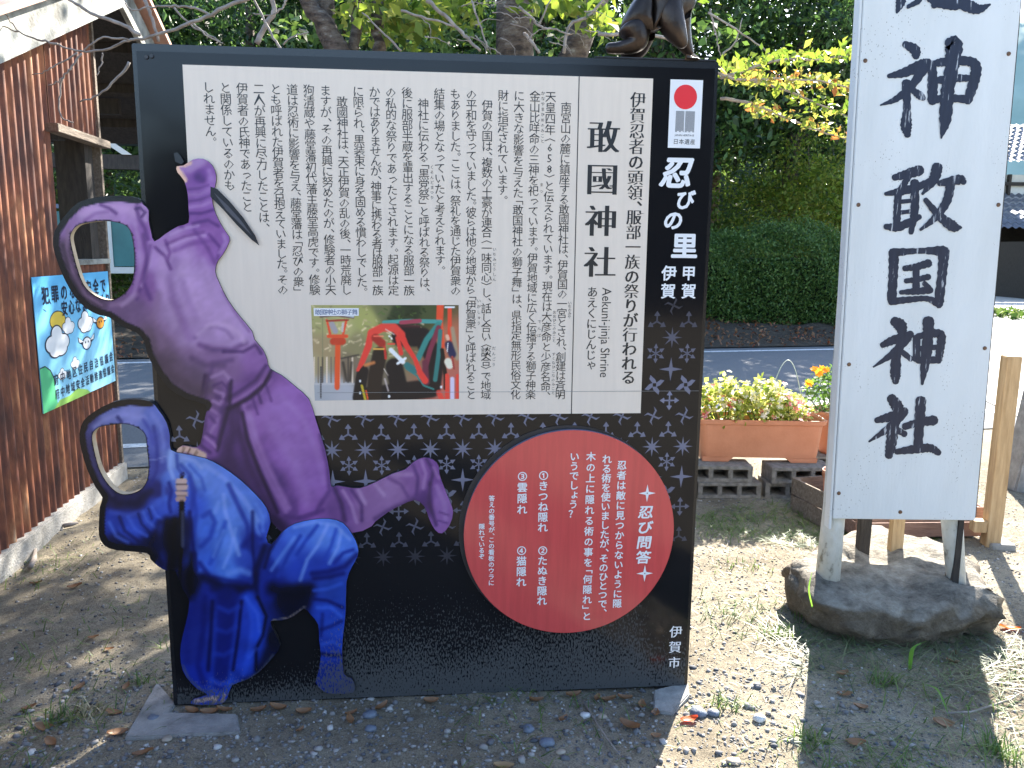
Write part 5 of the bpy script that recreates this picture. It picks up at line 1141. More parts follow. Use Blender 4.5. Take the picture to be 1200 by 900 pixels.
# stub supports behind the board
for (px, lab, m, w_) in [(1010, 'dark weathered stub post on the boulder behind the signboard, left one', m_darkwood, .026), (1048, 'pale wooden stub post on the boulder behind the signboard, right one', m_wood, .028)]:
    q = atY(px, 648, 3.46); o = empty('stub_post', (q[0], 3.46, .10)); tag(o, lab, 'post')
    mb = MB(); mb.box(-w_, w_, -.02, .018, 0, .50); mb.build('stake', m, o, bevel=.003)

# ================================================================== PLANTERS, BLOCKS, CRATE
def cmu(x, y, z, rz, label, L_=.39, h=.10, d=.19, holes=3, name='concrete_block'):
    o = empty(name, (x, y, z), rz); tag(o, label, 'concrete block', 'concrete blocks under the planters')
    mb = MB(); t = .022; wb = .03
    mb.box(-L_ / 2, L_ / 2, -d / 2, d / 2, 0, t); mb.box(-L_ / 2, L_ / 2, -d / 2 + .001, d / 2 - .001, h - t, h)
    cell_ = (L_ - wb) / holes
    for k in range(holes + 1): xx = -L_ / 2 + k * cell_; mb.box(xx + .0005, xx + wb - .0005, -d / 2 + .002, d / 2 - .002, t, h - t)
    mb.box(-L_ / 2 + .002, L_ / 2 - .002, d / 2 - .03, d / 2 - .004, t, h - t)
    mb.build('shell', m_cmu, o, bevel=.003)
    return o
Yb = 4.86
x_at = lambda px, py, Y: float(atY(px, py, Y)[0])
cmu(x_at(850, 572, Yb), Yb, .0, .02, 'grey concrete block at the bottom of the stack, nearest the information board')
cmu(x_at(929, 572, Yb), Yb, .0, -.03, 'grey concrete block at the bottom of the stack, beside the wooden crate')
cmu(x_at(776, 572, Yb), Yb, .0, .0, 'grey concrete block at the bottom, half hidden behind the information board')
cmu(x_at(841, 553, Yb), Yb + .01, .101, -.02, 'grey concrete block in the upper layer under the left half of the trough')
cmu(x_at(934, 553, Yb), Yb - .005, .101, .05, 'grey concrete block in the upper layer under the right half of the trough')

def trough(x, y, z, Lx, Dy, h, label):
    o = empty('flower_trough', (x, y, z), -.03); tag(o, label, 'planter')
    def ringp(lx, ly, r, zz, n=6):
        out = []
        for (cx_, cy_, a0) in ((lx - r, ly - r, 0), (-lx + r, ly - r, PI / 2), (-lx + r, -ly + r, PI), (lx - r, -ly + r, 1.5 * PI)):
            for k in range(n): a = a0 + (PI / 2) * k / (n - 1); out.append((cx_ + r * math.cos(a), cy_ + r * math.sin(a), zz))
        return out
    rings = [ringp(Lx * .445, Dy * .42, .04, 0.03), ringp(Lx * .452, Dy * .43, .04, .06), ringp(Lx * .475, Dy * .47, .045, h - .035), ringp(Lx * .478, Dy * .475, .045, h - .03), ringp(Lx * .5, Dy * .5, .05, h - .028), ringp(Lx * .505, Dy * .505, .05, h), ringp(Lx * .485, Dy * .48, .045, h + .002), ringp(Lx * .475, Dy * .465, .045, h - .01), ringp(Lx * .465, Dy * .45, .04, h - .05)]
    n = len(rings[0]); V = [p for r in rings for p in r]
    F = [(i * n + k, i * n + (k + 1) % n, (i + 1) * n + (k + 1) % n, (i + 1) * n + k) for i in range(len(rings) - 1) for k in range(n)]
    F.append(tuple(range(n - 1, -1, -1)))
    MB().add(V, F).build('shell', m_terra, o, smooth=False, bevel=.002)
    mb = MB(); mb.add(ringp(Lx * .466, Dy * .452, .04, h - .045), [tuple(range(n))]); mb.build('soil', m_soil, o, fix=False)
    for s in (-1, 1):
        mb = MB(); mb.prism([(s * Lx * .44, 0), (s * Lx * .24, 0), (s * Lx * .20, .031), (s * Lx * .445, .031)], -Dy * .41, Dy * .41, lambda a, b_, d: (a, d, b_)); mb.build('foot', m_terra, o, bevel=.002)
    return o
Yt = 4.98
xl, xrr = x_at(818, 492, Yt - .12), x_at(971, 492, Yt - .12)
tx, tL = (xl + xrr) / 2, xrr - xl
trough(tx, Yt, .203, tL, .26, .27, 'long terracotta plastic flower trough standing on concrete blocks')
def blossoms(name, C, size, m, parent, petals=5):
    C = np.asarray(C); V = []; F = []
    for c in C:
        a = rng.normal(size=3) * .5 + np.array([0, -.5, .8]); a /= np.linalg.norm(a); u = np.cross(a, [1, 0, .1]); u /= np.linalg.norm(u); v = np.cross(a, u); s = size * rng.uniform(.7, 1.3)
        for k in range(petals):
            t = 2 * PI * k / petals + rng.uniform(0, .4); dn = np.cos(t) * u + np.sin(t) * v; tn = -np.sin(t) * u + np.cos(t) * v
            n0 = len(V); V += [c, c + dn * s * .6 + tn * s * .32 + a * s * .12, c + dn * s + a * s * .1, c + dn * s * .6 - tn * s * .32 + a * s * .12]; F.append((n0, n0 + 1, n0 + 2, n0 + 3))
    return link(name, np_mesh(name, V, faces4=F), m, parent)
def bedding(x, y, z, rx, ry, h, nleaf, ls, lm, bl, label, cat='plant', grp=None, name='begonia_plant'):
    o = empty(name, (x, y, z)); tag(o, label, cat, grp)
    th = rng.uniform(0, 2 * PI, nleaf); rr_ = rng.uniform(0, 1, nleaf) ** .5; zz = rng.uniform(0, 1, nleaf) ** .6
    C = np.stack([np.cos(th) * rr_ * rx, np.sin(th) * rr_ * ry, zz * h * (1 - .45 * rr_ ** 2) + .01], 1)
    C += rng.normal(0, .012, C.shape)
    leaves('foliage', C, ls, lm, o, aspect=.75, up=1.2, fold=.12)
    mb = MB()
    for k in range(12):
        c = C[rng.integers(nleaf)]; mb.tube([(c[0] * .3, c[1] * .3, -.03), (c[0] * .7, c[1] * .7, c[2] * .5), tuple(c)], [.005, .004, .003], 5)
    mb.build('stems', l_grass, o)
    for (m, cnt, s, low) in bl:
        th = rng.uniform(PI, 2 * PI, cnt); q = rng.uniform(.5, 1.05, cnt)
        P = np.stack([np.cos(th) * q * rx, np.sin(th) * q * ry, h * (rng.uniform(low, 1.0, cnt)) * (1 - .3 * q ** 2) + .012], 1)
        blossoms('blossoms', P, s, m, o)
    return o
zt_ = .203 + .225
bedding(tx - .21, Yt - .01, zt_, .17, .12, .31, 520, .040, l_bego, [(l_pink, 12, .024, .1), (l_pale, 26, .017, .5)], 'bushy begonia with pink blossoms at the left end of the trough')
bedding(tx + .02, Yt - .02, zt_, .17, .12, .30, 520, .040, l_bego, [(l_pale, 60, .018, .2), (l_pink, 9, .022, .1)], 'pale flowered begonia in the middle of the trough')
bedding(tx + .20, Yt, zt_, .13, .12, .20, 300, .038, l_bego, [(l_pink, 20, .020, .2)], 'low begonia with red and pink blossoms at the right end of the trough')
bedding(x_at(822, 460, Yt), Yt + .15, zt_ - .08, .10, .08, .20, 160, .03, l_mari, [(l_orange, 5, .022, .9)], 'orange flowered plant peeping out beside the edge of the information board', name='marigold_plant')
def hoop(p0, p1, hgt, label, r=.0028):
    P0, P1 = np.array(p0), np.array(p1); pts = []
    for t in np.linspace(0, 1, 26): p = P0 + (P1 - P0) * t; pts.append((p[0], p[1], p[2] + hgt * math.sin(PI * t) ** .8))
    mb = MB(); mb.tube(pts, r, 5); tag(mb.build('wire_hoop', m_hoop, smooth=True), label, 'wire hoop')
m_hoop = mat('pale_wire', [(.3, (.35, .42, .38)), (.7, (.55, .62, .56))], .5, 20)
hoop((x_at(862, 485, 4.95), 4.95, .43), (x_at(940, 485, 5.05), 5.05, .43), .245, 'low pale wire hoop arching over the trough flowers')
hoop((x_at(866, 480, 5.05), 5.05, .43), (x_at(942, 485, 5.02), 5.0, .40), .225, 'second pale wire hoop lying just behind the lower one over the trough')
hoop((x_at(898, 470, 5.1), 5.1, .43), (x_at(943, 480, 5.1), 5.1, .40), .40, 'tallest pale wire hoop standing over the right half of the trough')
hoop((x_at(948, 470, 5.15), 5.15, .45), (x_at(1000, 480, 5.2), 5.2, .42), .20, 'pale wire hoop over the marigold pot beside the signboard')
hoop((x_at(800, 470, 5.1), 5.1, .40), (x_at(872, 485, 5.0), 5.0, .40), .16, 'pale wire hoop at the left end of the trough')

def round_pot(x, y, z, r, h, label, m=m_terra, name='flower_pot'):
    o = empty(name, (x, y, z)); tag(o, label, 'plant pot')
    prof = [(.0, .0), (.68, 0), (.72, .02), (.92, h - .05), (.93, h - .045), (1.0, h - .042), (1.02, h - .005), (.98, h), (.94, h - .005), (.90, h - .05)]
    n = 28; V = [(r * a * math.cos(2 * PI * k / n), r * a * math.sin(2 * PI * k / n), zz) for a, zz in prof[1:] for k in range(n)]
    F = [(i * n + k, i * n + (k + 1) % n, (i + 1) * n + (k + 1) % n, (i + 1) * n + k) for i in range(len(prof) - 2) for k in range(n)] + [tuple(range(n - 1, -1, -1))]
    MB().add(V, F).build('shell', m, o, smooth=True)
    mb = MB(); mb.add([(r * .9 * math.cos(2 * PI * k / n), r * .9 * math.sin(2 * PI * k / n), h - .045) for k in range(n)], [tuple(range(n))]); mb.build('soil', m_soil, o, fix=False)
    return o
px_, py_ = x_at(987, 500, 5.2), 5.2
cmu(px_ - .02, py_, .0, .1, 'grey concrete block under the round marigold pot', h=.19)
round_pot(px_, py_, .192, .20, .29, 'round terracotta pot of marigolds half hidden by the white signboard')
bedding(px_ - .06, py_, .192 + .245, .20, .17, .32, 900, .028, l_mari, [(l_orange, 3, .03, .6)], 'feathery marigold with orange blooms in the round pot', name='marigold_plant')
def bloom(px, py, Y, label_parent=None): return None
mg = [o for o in bpy.data.objects if o.name.startswith('marigold_plant')][-1]
bl_pos = [(x_at(955, 433, 5.05), 5.05, atY(955, 433, 5.05)[2]), (x_at(963, 431, 5.05), 5.05, atY(963, 432, 5.05)[2]), (x_at(960, 437, 5.0), 5.0, atY(960, 437, 5.0)[2]), (x_at(948, 449, 5.0), 5.0, atY(948, 449, 5.0)[2]), (x_at(968, 434, 5.0), 5.0, atY(968, 434, 5.0)[2])]
blossoms('blossoms', [np.array(p) - np.array(mg.location) for p in bl_pos for _ in range(3)], .026, l_orange, mg, 7)

# wooden crates near the boulder
def plank_box(x, y, z, Lx, Dy, h, rz, label, m=m_oldwood, rows=2, name='wooden_crate'):
    o = empty(name, (x, y, z), rz); tag(o, label, 'crate'); gap = .006; ph = (h - gap * (rows - 1)) / rows
    for k in range(rows):
        z0 = k * (ph + gap)
        for (a0, a1, b0, b1) in ((-Lx / 2, Lx / 2, -Dy / 2, -Dy / 2 + .014), (-Lx / 2, Lx / 2, Dy / 2 - .014, Dy / 2), (-Lx / 2, -Lx / 2 + .014, -Dy / 2 + .016, Dy / 2 - .016), (Lx / 2 - .014, Lx / 2, -Dy / 2 + .016, Dy / 2 - .016)):
            MB().box(a0, a1, b0, b1, z0, z0 + ph).build('plank', m, o, bevel=.002)
    for (sx_, sy_) in ((-1, -1), (1, -1), (1, 1), (-1, 1)):
        MB().box(sx_ * (Lx / 2 - .03) - .012, sx_ * (Lx / 2 - .03) + .012, sy_ * (Dy / 2 - .028) - .012, sy_ * (Dy / 2 - .028) + .012, .001, h - .004).build('corner_post', m, o)
    MB().box(-Lx / 2 + .016, Lx / 2 - .016, -Dy / 2 + .016, Dy / 2 - .016, .004, .014).build('base_board', m, o)
    return o
plank_box(x_at(985, 590, 4.35) , 4.42, .0, .34, .36, .20, .25, 'old grey wooden crate tucked behind the left post of the signboard', rows=2)
cx_ = (x_at(1052, 620, 4.1) + x_at(1150, 620, 4.1)) / 2
m_redwood = mat('brown_wood', [(0.3, (.16, .085, .06)), (0.7, (.27, .16, .12))], .8, 8, 6, .3, 30, stretch=(1, 8, 8))
plank_box((x_at(1000, 625, 4.05) + x_at(1156, 620, 4.05)) / 2, 4.2, .02, x_at(1156, 620, 4.05) - x_at(1000, 625, 4.05), .26, .16, .06, 'long low brown wooden box behind the boulder', m=m_redwood, rows=2, name='wooden_box')
bwl = round_pot(x_at(978, 548, 4.42), 4.36, .201 - .18, .085, .28, 'small terracotta pot standing in the old wooden crate')
q = gnd(1160, 640); wp = empty('wooden_post', (q[0], q[1], -.02), -.1); tag(wp, 'square pale new wooden post beside the right edge of the signboard', 'post')
ht = atY(1165, 412, q[1])[2]
MB().box(-.036, .036, -.036, .036, 0, ht).build('shaft', m_wood, wp, bevel=.003)
MB().box(-.10, -.037, -.03, .03, .10, .16).build('tie_piece', m_wood, wp, bevel=.002)
MB().box(-.02, .10, -.06, .08, .0, .05).build('foot_block', m_conc, wp, bevel=.004)
q = gnd(1190, 572); cp = MB(); ht = atY(1190, 425, q[1])[2]
cp.prism([(-.06, -.05), (.12, -.05), (.17, ht + .05), (.05, ht + .05)], -.08, .08, lambda a, b_, d: (a, d, b_)); o = cp.build('stone_post', m_conc, bevel=.01); o.location = (q[0], q[1], 0)
tag(o, 'grey leaning stone post at the right edge', 'post')

# ================================================================== RUSTED SHED
P0 = gnd(0, 675); P1 = gnd(140, 562); wu = (P1 - P0) / np.linalg.norm(P1 - P0); wn = np.array([wu[1], -wu[0], 0])   # towards the viewer side (+x)
shed = empty('rusty_shed', tuple(P0), math.atan2(wu[1], wu[0])); tag(shed, 'shed clad in rusty corrugated iron with a weathered rake board', 'shed')
def Wl(px, py, off=0.0):
    p0 = P0 + wn * off; r = ray(px, py); t = (p0 - CAM) @ wn / (r @ wn); q = CAM + r * t - P0; return float(q @ wu), float(q[2])
# local frame: x along wall away from camera, y into the shed (left), z up
m_rust, N, L, b = new_mat('rusty_iron')
t1 = tex(N, L, 5, 8, stretch=(2.2, 1, .45)); t2 = tex(N, L, 40, 6, stretch=(1, 1, .3)); t3 = tex(N, L, 1.6, 3)
r1 = ramp(N, [(.30, (.035, .016, .016)), (.43, (.11, .035, .022)), (.55, (.21, .07, .032)), (.66, (.36, .16, .075)), (.78, (.48, .36, .24))])
L.new(t1.outputs[0], r1.inputs[0]); r2 = ramp(N, [(.3, (.6, .55, .55)), (.7, (1.25, 1.2, 1.15))]); L.new(t2.outputs[0], r2.inputs[0])
mx = N.new('ShaderNodeMixRGB'); mx.blend_type = 'MULTIPLY'; mx.inputs[0].default_value = 1; L.new(r1.outputs[0], mx.inputs[1]); L.new(r2.outputs[0], mx.inputs[2])
L.new(mx.outputs[0], b.inputs['Base Color']); b.inputs['Roughness'].default_value = .62; b.inputs['Specular IOR Level'].default_value = .4
bp = N.new('ShaderNodeBump'); bp.inputs['Strength'].default_value = .3; bp.inputs['Distance'].default_value = .004; L.new(t2.outputs[0], bp.inputs['Height']); L.new(bp.outputs[0], b.inputs['Normal'])
PIT = .076
def corr(x0, x1, z0fn, z1fn, off=0.0, nz=1):
    n = int((x1 - x0) / PIT * 8) + 1; xs_ = np.linspace(x0, x1, n); V = []; 
    for x in xs_:
        y = -.010 * math.cos(2 * PI * x / PIT) - off
        za_, zb_ = z0fn(x), z1fn(x)
        for j in range(nz + 1): V.append((x, y, za_ + (zb_ - za_) * j / nz))
    F = [(i * (nz + 1) + j, (i + 1) * (nz + 1) + j, (i + 1) * (nz + 1) + j + 1, i * (nz + 1) + j + 1) for i in range(n - 1) for j in range(nz)]
    # thickness
    n0 = len(V); V += [(v[0], v[1] + .0015, v[2]) for v in V]; F += [tuple(k + n0 for k in f[::-1]) for f in F]
    o = MB().add(V, F).build('corrugated_sheet', m_rust, shed, smooth=True, fix=False); return o
rs0, rz0 = Wl(0, 72, .16); rs1, rz1 = Wl(140, 8, .16)
slope = (rz1 - rz0) / (rs1 - rs0); ridge_s = rs1; 
roofz = lambda s: rz0 + slope * (s - rs0) if s < ridge_s else rz1 - slope * (s - ridge_s)
wall_end = Wl(138, 500)[0]; so0 = Wl(60, 200)[0]
lin_l = Wl(66, 150)[1]; zsill = 1.38
edges = [-2.6, -1.83, -1.07, -.31, .30, so0]
for i in range(len(edges) - 1): corr(edges[i], edges[i + 1] + (.02 if i < len(edges) - 2 else 0), lambda s: .10, lambda s: roofz(s) + .03, off=.003 * (i % 2))
corr(so0, wall_end, lambda s: .10, lambda s: zsill, off=0)
corr(so0 + .005, wall_end, lambda s: lin_l + .01, lambda s: roofz(s) + .03, off=.002)
MB().box(-2.6, wall_end + .02, -.035, .10, -.1, .105).build('concrete_footing', m_conc, shed, bevel=.008)
MB().box(so0 - .02, wall_end + .05, -.06, .01, lin_l - .035, lin_l + .01).build('lintel', m_oldwood, shed, bevel=.003)
MB().box(so0 - .01, wall_end - .0, -.03, .06, zsill, zsill + .03).build('sill', m_fascia, shed, bevel=.002)
MB().box(so0 + .0, so0 + .05, .014, .10, .1, 2.35).build('post', m_darkwood, shed)
MB().box(wall_end - .17, wall_end - .05, .016, .12, .1, 2.6).build('post', m_darkwood, shed)
MB().box(wall_end - .02, wall_end + .01, -.02, .03, .1, roofz(wall_end)).build('corner_trim', m_oldwood, shed)
# roof: two slopes, rake boards, rafters
def slab(s0, s1, y0, y1, th, dz, name, m):
    V = [(s, y, roofz(s) + dz + t) for t in (0, th) for s in (s0, s1) for y in (y0, y1)]
    return MB().add(V, [(0, 1, 3, 2), (4, 6, 7, 5), (0, 2, 6, 4), (1, 5, 7, 3), (0, 4, 5, 1), (2, 3, 7, 6)]).build(name, m, shed)
for (a, c) in ((-2.6, ridge_s - .001), (ridge_s + .001, ridge_s + 1.9)):
    slab(a, c, -.145, 3.0, .02, .20, 'roof_boarding', m_darkwood)
    slab(a, c, -.18, -.150, .185, .0, 'rake_board', m_fascia)
m_pink = mat('faded_roof_iron', [(.3, (.36, .17, .12)), (.7, (.55, .32, .24))], .7, 5, 6)
slab(-2.6, ridge_s + .02, -.26, 3.0, .035, .225, 'roof_sheet', m_pink); slab(ridge_s + .022, ridge_s + 1.92, -.26, 3.0, .035, .225, 'roof_sheet', m_pink)
for s in np.arange(-2.2, ridge_s + 1.8, .45):
    slab(s, s + .05, -.14, 2.9, .06, .135, 'rafter', m_darkwood)
# cross beams of the open bay behind the clad wall
for (s, z0, z1) in ((wall_end + .55, 2.18, 2.30), (wall_end + 1.2, 2.45, 2.56)):
    MB().box(s, s + .06, .25, 2.8, z0, z1).build('tie_beam', m_darkwood, shed)
MB().box(wall_end + 1.9, wall_end + 2.0, .9, 1.0, -.1, 2.5).build('post', m_darkwood, shed)

# poster on the wall
q = [Wl(38, 325, .02), Wl(129, 320, .02), Wl(52, 485, .02)]
psx0, psx1 = q[0][0], min(wall_end - .005, Wl(133, 400, .02)[0]); pz0, pz1 = q[2][1], q[0][1]
poster = empty('safety_poster', tuple(P0 + wu * psx0 + np.array([0, 0, pz0]) + wn * .016), math.atan2(wu[1], wu[0]))
tag(poster, 'light blue neighbourhood safety poster with clouds fixed to the rusty shed wall', 'poster')
PW, PHH = psx1 - psx0, pz1 - pz0
m_pblue, N, L, b = new_mat('poster_blue'); tc = N.new('ShaderNodeTexCoord'); sp_ = N.new('ShaderNodeSeparateXYZ'); L.new(tc.outputs['Generated'], sp_.inputs[0])
r = ramp(N, [(0, (.30, .62, .80)), (1, (.13, .48, .82))]); L.new(sp_.outputs[2], r.inputs[0]); L.new(r.outputs[0], b.inputs['Base Color']); b.inputs['Roughness'].default_value = .35
def flatm(name, c, rough=.4):
    m, N, L, b = new_mat(name); t = tex(N, L, 20, 3); r = ramp(N, [(.3, tuple(np.array(c) * .93)), (.7, c)]); L.new(t.outputs[0], r.inputs[0]); L.new(r.outputs[0], b.inputs['Base Color']); b.inputs['Roughness'].default_value = rough; return m
m_pw, m_pk, m_py, m_pg, m_pg2, m_po = flatm('poster_white', (.78, .80, .82)), flatm('poster_ink', (.015, .02, .05)), flatm('poster_yellow', (.75, .55, .08)), flatm('poster_green', (.10, .50, .22)), flatm('poster_lime', (.33, .60, .12)), flatm('poster_orange', (.7, .3, .04))
MB().box(0, PW, .0, .004, 0, PHH).build('sheet', m_pblue, poster, bevel=.001)
class PF(Flat):
    def poly(s, pts): super().poly([(u * PW, v * PHH) for u, v in pts], True)
def pbuild(name, m, d, polys):
    f = PF(d)
    for p in polys: f.poly(p)
    return f.build(name, m, poster)
def el(u, v, ru, rv, n=20): return [(u + ru * math.cos(2 * PI * k / n), v + rv * math.sin(2 * PI * k / n)) for k in range(n)]
def cloud(u, v, s, d):
    bl = [(0, 0, .07, .05), (-.05, -.01, .05, .045), (.055, -.01, .05, .042), (0.0, .045, .045, .042), (-.02, -.05, .05, .035), (.03, -.05, .05, .033)]
    for i, (a, c, ru, rv) in enumerate(bl): pbuild('cloud_outline', m_pk, d + i * .00004, [el(u + a * s, v + c * s, (ru + .008) * s, (rv + .008) * s)])
    for i, (a, c, ru, rv) in enumerate(bl): pbuild('cloud', m_pw, d + .0004 + i * .00004, [el(u + a * s, v + c * s, ru * s, rv * s)])
pbuild('sun_outline', m_pk, .0006, [el(.25, .655, .098, .078)]); pbuild('sun', m_py, .0008, [el(.25, .655, .09, .07)])
cloud(.37, .60, .75, .0012); cloud(.22, .50, 1.35, .0020); cloud(.60, .60, 1.0, .0012)
for (u, v, du, dv_) in ((.12, .74, -.03, .02), (.18, .79, -.02, .035), (.27, .81, .0, .04)):
    pbuild('sun_ray', m_pk, .0008, [[(u, v), (u + .010, v), (u + du + .010, v + dv_), (u + du, v + dv_)]])
pbuild('hill_outline', m_pk, .0006, [[(0, .34), (.06, .345), (.12, .30), (.16, .22), (.17, .19), (0, .0)]]); pbuild('hill', m_pg, .0009, [[(0, .33), (.06, .335), (.11, .295), (.15, .22), (.17, .0), (0, .0)]])
pbuild('hill', m_pg2, .0010, [[(.12, 0), (.20, .05), (.32, .05), (.42, .08), (.55, .04), (.60, 0)]])
cloud(.42, .29, .55, .0007); cloud(.25, .24, .5, .0007)
for (u, v, mm) in ((.60, .42, m_pw), (.82, .56, m_po)):
    pbuild('bird_outline', m_pk, .0011, [el(u, v, .066, .056)]); pbuild('bird', mm, .0014, [el(u, v, .054, .046)])
    pbuild('bird_outline', m_pk, .0011, [[(u + .04, v + .02), (u + .12, v + .07), (u + .11, v + .02), (u + .05, v - .01)]]); pbuild('bird_outline', m_pk, .00112, [[(u - .04, v + .02), (u - .12, v + .07), (u - .11, v + .02), (u - .05, v - .01)]])
    pbuild('bird', m_pw, .0014, [[(u + .045, v + .018), (u + .11, v + .06), (u + .10, v + .02)]]); pbuild('bird', m_pw, .0014, [[(u - .045, v + .018), (u - .11, v + .06), (u - .10, v + .02)]])
    pbuild('bird_eye', m_pk, .0018, [el(u - .02, v + .01, .008, .010, 8)]); pbuild('bird_eye', m_pk, .0018, [el(u + .02, v + .01, .008, .010, 8)])
def htext(s, u0, u1, v0, v1, size, bold, d=.0022):
    f = PF(d)
    for i, ch in enumerate(s):
        if ch in ' 　': continue
        t = i / (len(s) - 1); V, T = glyph(ch, 0, 1, 2)
        stamp(f, V * np.array([size * 1.0, size * 1.05]) + np.array([(u0 + (u1 - u0) * t) * PW, (v0 + (v1 - v0) * t) * PHH]), T, bold * size, None, 6)
    f.build('text_line', m_pk, poster)
htext('犯罪のない安全で', .13, .90, .86, .88, .090, .026)
htext('安心なまちづくり', .34, .96, .74, .75, .082, .026)
htext('府中地区住民自治協議会', .17, .95, .215, .235, .060, .018)
htext('府中地域安全活動推進協議会', .17, .96, .105, .12, .055, .018)

# ================================================================== SHELTER ACROSS THE ROAD
sh = empty('roadside_shelter', (-6.3, 12.6, 0), math.atan(ROAD_YAW)); tag(sh, 'dark roofed open shelter with teal panels across the road behind the shed', 'shelter')
m_sroof = mat('shelter_roof', [(.3, (.06, .09, .15)), (.7, (.11, .15, .22))], .5, 4, 5); m_teal = mat('teal_panel', [(.3, (.02, .12, .13)), (.7, (.035, .17, .175))], .4, 3); m_frame = flatm('white_frame', (.55, .56, .54))
mb = MB(); mb.prism([(-1.2, 3.35), (1.2, 3.1), (1.2, 3.22), (0, 3.9), (-1.2, 3.5)], -1.9, 1.35, lambda a, b_, d: (d, a, b_)); mb.build('roof', m_sroof, sh)
for x in (-1.8, -.3, 1.2):
    for y in (-.9, .9): MB().box(x, x + .1, y, y + .1, -.1, 3.2).build('post', m_darkwood, sh)
MB().box(-1.85, 1.32, -.92, -.80, 2.55, 2.75).build('beam', m_darkwood, sh); MB().box(-1.85, 1.32, -.93, -.83, 2.95, 3.15).build('beam', m_sroof, sh)
mb = MB(); mb.prism([(.55, 2.75), (.68, 2.75), (.35, 2.98), (.22, 2.98)], -.96, -.935, lambda a, b_, d: (a, d, b_)); mb.build('brace', m_frame, sh)
for k in range(3):
    x = -1.7 + k * 1.0
    MB().box(x, x + .92, -.86, -.84, 1.18, 1.95).build('panel', m_teal, sh); MB().box(x - .03, x + .02, -.88, -.85, 1.1, 2.0).build('frame_bar', m_frame, sh)
MB().box(-1.8, 1.3, -.9, -.85, 1.08, 1.17).build('frame_bar', m_frame, sh); MB().box(-1.8, 1.3, -.90, -.86, 1.99, 2.05).build('frame_bar', m_sroof, sh)

# ================================================================== HOUSES ON THE RIGHT
m_tile = mat('roof_tile', [(.3, (.10, .11, .13)), (.7, (.19, .20, .23))], .35, 8, 4); m_plast = mat('plaster', [(.3, (.55, .54, .50)), (.7, (.68, .67, .63))], .8, 4)
def tiled_roof(name, o, x0, x1, y0, y1, z0, z1, rows, pit=.28):
    """slope rising from y0,z0 to y1,z1 with rolled tile courses"""
    V = []; F = []; nx_ = int((x1 - x0) / pit * 6) + 1; xs_ = np.linspace(x0, x1, nx_)
    for r_ in range(rows):
        for (t, lift) in ((r_ / rows, .05), ((r_ + 1) / rows, .0)):
            for x in xs_: V.append((x, y0 + (y1 - y0) * t, z0 + (z1 - z0) * t + lift + .035 * math.sin(2 * PI * x / pit)))
    for j in range(2 * rows - 1):
        for i in range(nx_ - 1): F.append((j * nx_ + i, j * nx_ + i + 1, (j + 1) * nx_ + i + 1, (j + 1) * nx_ + i))
    return MB().add(V, F).build(name, m_tile, o, smooth=False, fix=False)
hs = empty('tiled_house', (20.2, 30.5, 0), .05); tag(hs, 'traditional house with tiled roofs and dark timber walls at the right edge', 'house')
MB().box(-3.6, 5, .6, 6, -.2, 4.4).build('wall', m_plast, hs)
MB().box(-3.62, 5.02, .45, .6, -.2, 2.9).build('timber_cladding', m_darkwood, hs)
for k in range(5): MB().box(-3.6 + k * .9, -3.5 + k * .9, .44, .58, 2.9, 4.4).build('timber_stud', m_darkwood, hs)
MB().box(-3.6, 5, .43, .57, 4.0, 4.12).build('timber_rail', m_darkwood, hs)
tiled_roof('lower_roof', hs, -4.4, 5.6, -1.4, .5, 2.35, 3.7, 7)
tiled_roof('upper_roof', hs, -4.6, 5.6, -.3, 3.2, 4.75, 6.6, 9)
mb = MB(); mb.prism([(-.35, 4.62), (-.35, 4.74), (3.2, 6.59), (3.2, 6.45)], -4.62, -4.5, lambda a, b_, d: (d, a, b_)); mb.build('barge_board', m_plast, hs)
h2_ = empty('tiled_house', (18.6, 26.0, 0), .05); tag(h2_, 'low outbuilding with a tiled roof in front of the traditional house', 'house')
MB().box(-1.4, 6, .4, 3, -.2, 1.9).build('wall', m_darkwood, h2_)
tiled_roof('roof', h2_, -2.0, 6.4, -.2, 1.6, 2.0, 2.9, 6); MB().box(-2.0, 6.4, -.24, -.12, 1.86, 1.98).build('gutter', m_plast, h2_)
shrub(17.2, 25.0, .9, .6, .7, .9, l_hedge, 3500, 'clipped dark shrub before the low tiled outbuilding', .07)
o = empty('orange_bin', (16.1, 20.6, 0)); tag(o, 'salmon pink upright bin beside the shrub at the right edge', 'bin')
mb = MB(); mb.tube([(0, 0, .0), (0, 0, .85)], [.30, .33], 16); mb.build('body', flatm('salmon_plastic', (.62, .25, .17)), o, bevel=.01); mb = MB(); mb.tube([(0, 0, .852), (0, 0, .93), (0, 0, .97)], [.35, .35, .22], 16); mb.build('lid', flatm('orange_plastic', (.7, .32, .12)), o)
n = 3500; gxx = rng.uniform(11.4, 17, n); gyy = rng.uniform(15, 20, n)
tag(leaves('roadside_grass', np.stack([gxx, gyy, rng.uniform(.02, .18, n)], 1), .2, l_grass, up=.1), 'strip of green grass beyond the pale ground', 'grass', kind='stuff')
shrub(18.9, 22.4, .5, .5, .7, 1.3, l_autumn, 1500, 'small yellow leaved shrub at the right edge', .1)

